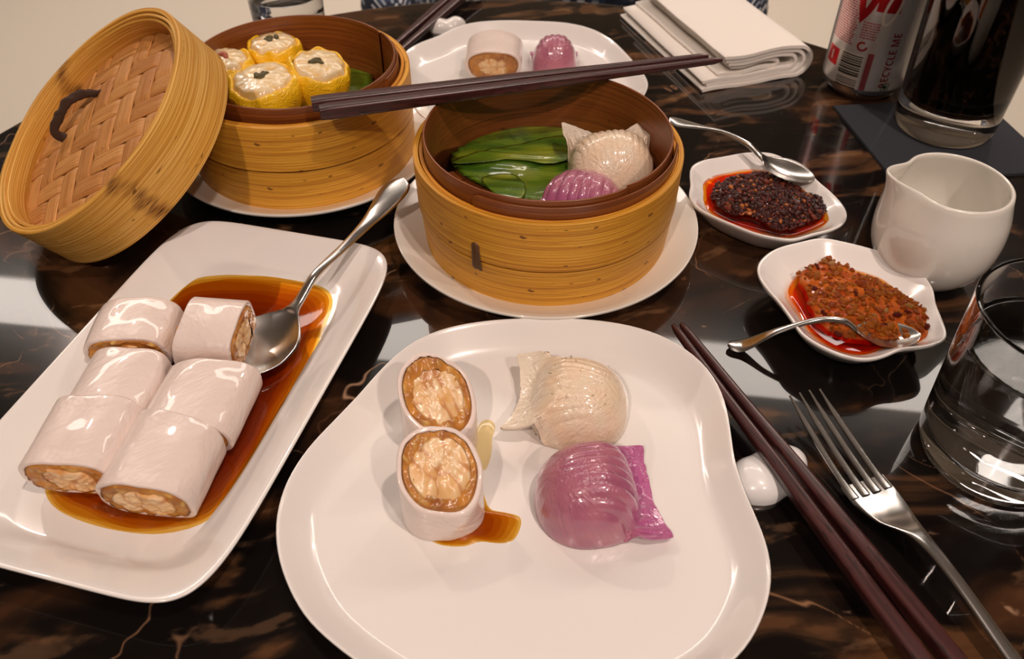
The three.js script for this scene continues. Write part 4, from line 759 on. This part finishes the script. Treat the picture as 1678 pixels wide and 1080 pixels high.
{ // drink can
  const R = 0.0312, H = 0.135, cw = 1024, ch = 768, cv = document.createElement('canvas'); cv.width = cw; cv.height = ch; const x = cv.getContext('2d');
  x.fillStyle = '#cfcac6'; x.fillRect(0, 0, cw, ch);
  const mmx = cw / (TAU * R * 1000), mmy = ch / (H * 1000), X = mm => mm * mmx, Y = mm => ch - mm * mmy; // mm round from the back, mm up from the base
  const C0 = Math.PI * R * 1000; // the side that faces the eye
  const at = deg => C0 + (deg + 15) * Math.PI / 180 * R * 1000;
  const red = '#a81a20';
  // lines of small print, too small to read
  const r = rng(9); x.fillStyle = '#b5393c';
  for (let i = 0; i < 40; i++) { let p = -84; while (p < -44) { const w = 1.4 + r() * 4; x.fillRect(X(at(p)), Y(45 + i * 1.75), X(w * 0.5), mmy * 0.95); p += w + 0.8; } }
  for (let i = 0; i < 7; i++) { let p = -34; while (p < -14) { const w = 1.2 + r() * 3; x.fillRect(X(at(p)), Y(52 + i * 1.9), X(w * 0.5), mmy * 0.9); p += w + 0.8; } }
  // red panel and barcode
  x.fillStyle = '#c01018'; x.fillRect(X(at(-82)), Y(37), X(at(-58)) - X(at(-82)), mmy * 13); x.fillStyle = '#f0dcd8'; x.fillRect(X(at(-72)), Y(34), X(1.4), mmy * 7);
  x.fillStyle = '#e6dfd2'; x.fillRect(X(at(-54)), Y(39), X(at(-19)) - X(at(-54)), mmy * 31);
  x.fillStyle = '#15110f'; let yb = 10.5; while (yb < 37.2) { const w = 0.35 + r() * 1.1; if (yb < 19.2 || yb > 20.4) if (yb < 28.2 || yb > 29.4) x.fillRect(X(at(-52)), Y(yb + w), X(at(-21)) - X(at(-52)), mmy * w); yb += w + 0.45 + r() * 0.8; }
  x.fillStyle = 'rgba(150,40,44,0.75)'; x.fillRect(X(at(-16)), Y(41), X(at(-8)) - X(at(-16)), mmy * 33);
  // recycling ring
  x.strokeStyle = red; x.lineWidth = mmx * 1.5; x.beginPath(); x.arc(X(at(-27)), Y(45), mmx * 3.2, 0, TAU * 0.82); x.stroke();
  // script swashes
  x.lineCap = 'round'; x.strokeStyle = red; x.lineWidth = mmx * 5; x.beginPath(); x.moveTo(X(at(-50)), Y(110)); x.quadraticCurveTo(X(at(-46)), Y(80), X(at(-38)), Y(66)); x.quadraticCurveTo(X(at(-22)), Y(78), X(at(-20)), Y(104)); x.stroke();
  x.fillStyle = red; x.fillRect(X(at(-22)), Y(112), X(at(8)) - X(at(-22)), mmy * 40);
  x.strokeStyle = '#efe4d6'; x.lineWidth = mmx * 2; x.beginPath(); x.ellipse(X(at(-2)), Y(76), mmx * 4.2, mmy * 13, 0.2, 0, TAU); x.stroke();
  x.fillStyle = '#8c1016'; x.fillRect(X(at(52)), Y(130), X(at(80)) - X(at(52)), mmy * 44);
  // upright word and green dot mark
  x.save(); x.translate(X(at(20)), Y(14.5)); x.rotate(-Math.PI / 2); x.fillStyle = '#8f1b20'; x.font = `bold ${Math.round(mmx * 8)}px sans-serif`; x.fillText('RECYCLE ME', 0, 0); x.restore();
  x.strokeStyle = '#2c5a34'; x.lineWidth = mmx * 0.7; x.strokeRect(X(at(14)), Y(18), mmx * 5.4, mmy * 5.4); x.fillStyle = '#16502a'; x.beginPath(); x.arc(X(at(14)) + mmx * 2.7, Y(18) + mmy * 2.7, mmx * 1.7, 0, TAU); x.fill();
  const tex = new THREE.CanvasTexture(cv); tex.colorSpace = THREE.SRGBColorSpace;
  const g = thing('drink_can', 'silver and red aluminium drink can beside the tall glass', 'can', V(0.2760, T, -0.6250));
  const face = Math.atan2(0 - 0.276, 0.625); // turn the middle of the print to the eye
  const wallProf = [[R, H - 0.012], [R, 0.07], [R, 0.012]], wallG = grid(96, 2, (s, t) => { const a = s * TAU - Math.PI + face, [rr, y] = wallProf[Math.round(t * 2)]; return [rr * Math.sin(a), y, rr * Math.cos(a), s, y / H]; });
  part('printed_wall', wallG, std({ map: tex, metalness: 0.75, roughness: 0.26 }), g, 'silver wall printed in red with a barcode');
  part('can_base', turned(dense([[R, 0.012], [R - 0.0012, 0.007], [R - 0.0075, 0.0005], [R - 0.010, 0.0005], [R - 0.012, 0.006], [0.0002, 0.010]], 4, 0.003), 80), M.canMetal, g);
  part('can_top', turned(dense([[0.0002, H - 0.004], [R - 0.0065, H - 0.004], [R - 0.0055, H], [R - 0.0035, H], [R - 0.0032, H - 0.003], [R, H - 0.012]], 3, 0.0012), 80), M.canMetal, g);
}
{ // creamer without a handle, small spout towards the sauce dish
  const cx = 0.2432, cz = -0.3940, R = 0.0351, t = 0.0026;
  const out = curve1([[0.0, 0.0165], [0.004, 0.0225], [0.012, 0.0292], [0.022, 0.0335], [0.034, 0.0351], [0.046, 0.0343], [0.057, 0.0318], [0.066, 0.0297]]), H = 0.0655, N = 22, prof = [];
  prof.push([0.0003, 0.0058]); for (let i = 0; i <= N; i++) { const y = lerp(0.006, H - 0.0008, i / N); prof.push([Math.max(0.002, out(y) - t - 0.004 * Math.pow(1 - i / N, 8)), y]); }
  prof.push([out(H) - t * 0.6, H]); prof.push([out(H) - t * 0.3, H]); for (let i = N; i >= 0; i--) { const y = lerp(0.0012, H - 0.0008, i / N); prof.push([out(y), y]); } prof.push([0.0150, 0.0002]); prof.push([0.013, 0.0012]); prof.push([0.0003, 0.0014]);
  const sa = Math.atan2(P(1444, 284, 0.066).x - cx, P(1444, 284, 0.066).z - cz);
  const g = turned(prof, 140, (x, y, z, a) => { const d = Math.atan2(Math.sin(a - sa), Math.cos(a - sa)), f = Math.exp(-((d / 0.34) ** 2)), w = Math.pow(clamp((y - 0.035) / (H - 0.035)), 2.2), k = f * w; const rr = Math.hypot(x, z); const nr = rr + 0.0088 * k - 0.0016 * w * Math.exp(-(((Math.abs(d) - 0.62) / 0.25) ** 2)); return [x / rr * nr, y + 0.0022 * k - 0.0016 * w * (1 - Math.cos(d)) * 0.5, z / rr * nr]; });
  single('creamer', g, M.porcelainCream, 'round white handleless creamer with a small spout', 'pitcher', V(cx, T, cz));
}
{ // folded napkin: three nested folds, open towards the far plate
  const o = P(1150, 153, 0.0), across = P(1322, 112, 0.006).sub(o).setY(0), W = across.length(), b = across.normalize(), back = V(-0.34, 0, -0.94).normalize(), LEN = 0.150, th = 0.0026;
  const fold = (x0, y0, x1, y1, xr) => { const p = [], h = (y1 - y0) / 2; for (let i = 0; i <= 8; i++) p.push([lerp(x0, xr, i / 8), y0 + 0.0006 * Math.sin(i * 1.1 + x0 * 90) * (i > 0 ? 1 : 0)]); for (let i = 1; i < 10; i++) { const a = -Math.PI / 2 + i / 10 * Math.PI; p.push([xr + Math.cos(a) * h * 1.15, (y0 + y1) / 2 + Math.sin(a) * h]); } for (let i = 0; i <= 8; i++) p.push([lerp(xr, x1, i / 8), y1 + 0.0010 * Math.sin(i * 0.8)]); return p; };
  const sheet = (path, l0, l1, drift) => { const n = path.length; const nor = path.map((q, i) => { const a = path[Math.max(0, i - 1)], c = path[Math.min(n - 1, i + 1)], l = Math.hypot(c[0] - a[0], c[1] - a[1]) || 1; return [-(c[1] - a[1]) / l, (c[0] - a[0]) / l]; });
    const loop = []; for (let i = 0; i < n; i++) loop.push([path[i][0] + nor[i][0] * th / 2, path[i][1] + nor[i][1] * th / 2]); for (let i = n - 1; i >= 0; i--) loop.push([path[i][0] - nor[i][0] * th / 2, path[i][1] - nor[i][1] * th / 2]); loop.push(loop[0]);
    const sec = [l0, l0 + 0.0005, 0.02, 0.05, 0.08, 0.11, l1], caps = [];
    const body = grid(sec.length - 1, loop.length - 1, (s, t) => { const l = sec[Math.round(s * (sec.length - 1))], [x, y] = loop[Math.round(t * (loop.length - 1))], yy = y + 0.0012 * nz(x * 30 + drift, l * 25, drift); const q = V(0, 0, 0).addScaledVector(b, x + drift * l).addScaledVector(back, l); return [q.x, Math.max(yy, 0.0002), q.z, x, l]; });
    const half = loop.length >> 1, cap = grid(half - 1, 1, (s, t) => { const i = Math.round(s * (half - 1)), [x, y] = t < 0.5 ? loop[i] : loop[2 * half - 1 - i]; const q = V(0, 0, 0).addScaledVector(b, x + drift * l0).addScaledVector(back, l0); return [q.x, Math.max(y + 0.0012 * nz(x * 30 + drift, l0 * 25, drift), 0.0002), q.z, x, y]; });
    return [body, cap]; };
  const gs = [...sheet(fold(0.0, 0.0016, 0.016, 0.0262, W - 0.012), 0, LEN, 0.0), ...sheet(fold(0.004, 0.0046, 0.018, 0.0230, W - 0.0145), 0.001, LEN, 0.01), ...sheet(fold(0.0, 0.0078, 0.021, 0.0198, W - 0.018), 0.0015, LEN, 0.015), ...sheet(fold(0.014, 0.0110, 0.024, 0.0166, W - 0.030), 0.003, LEN, 0.0)];
  single('folded_napkin', mergeGeometries(gs), M.napkin, 'thick white cloth napkin folded over on itself', 'napkin', o);
}
renderer.render(scene, camera);
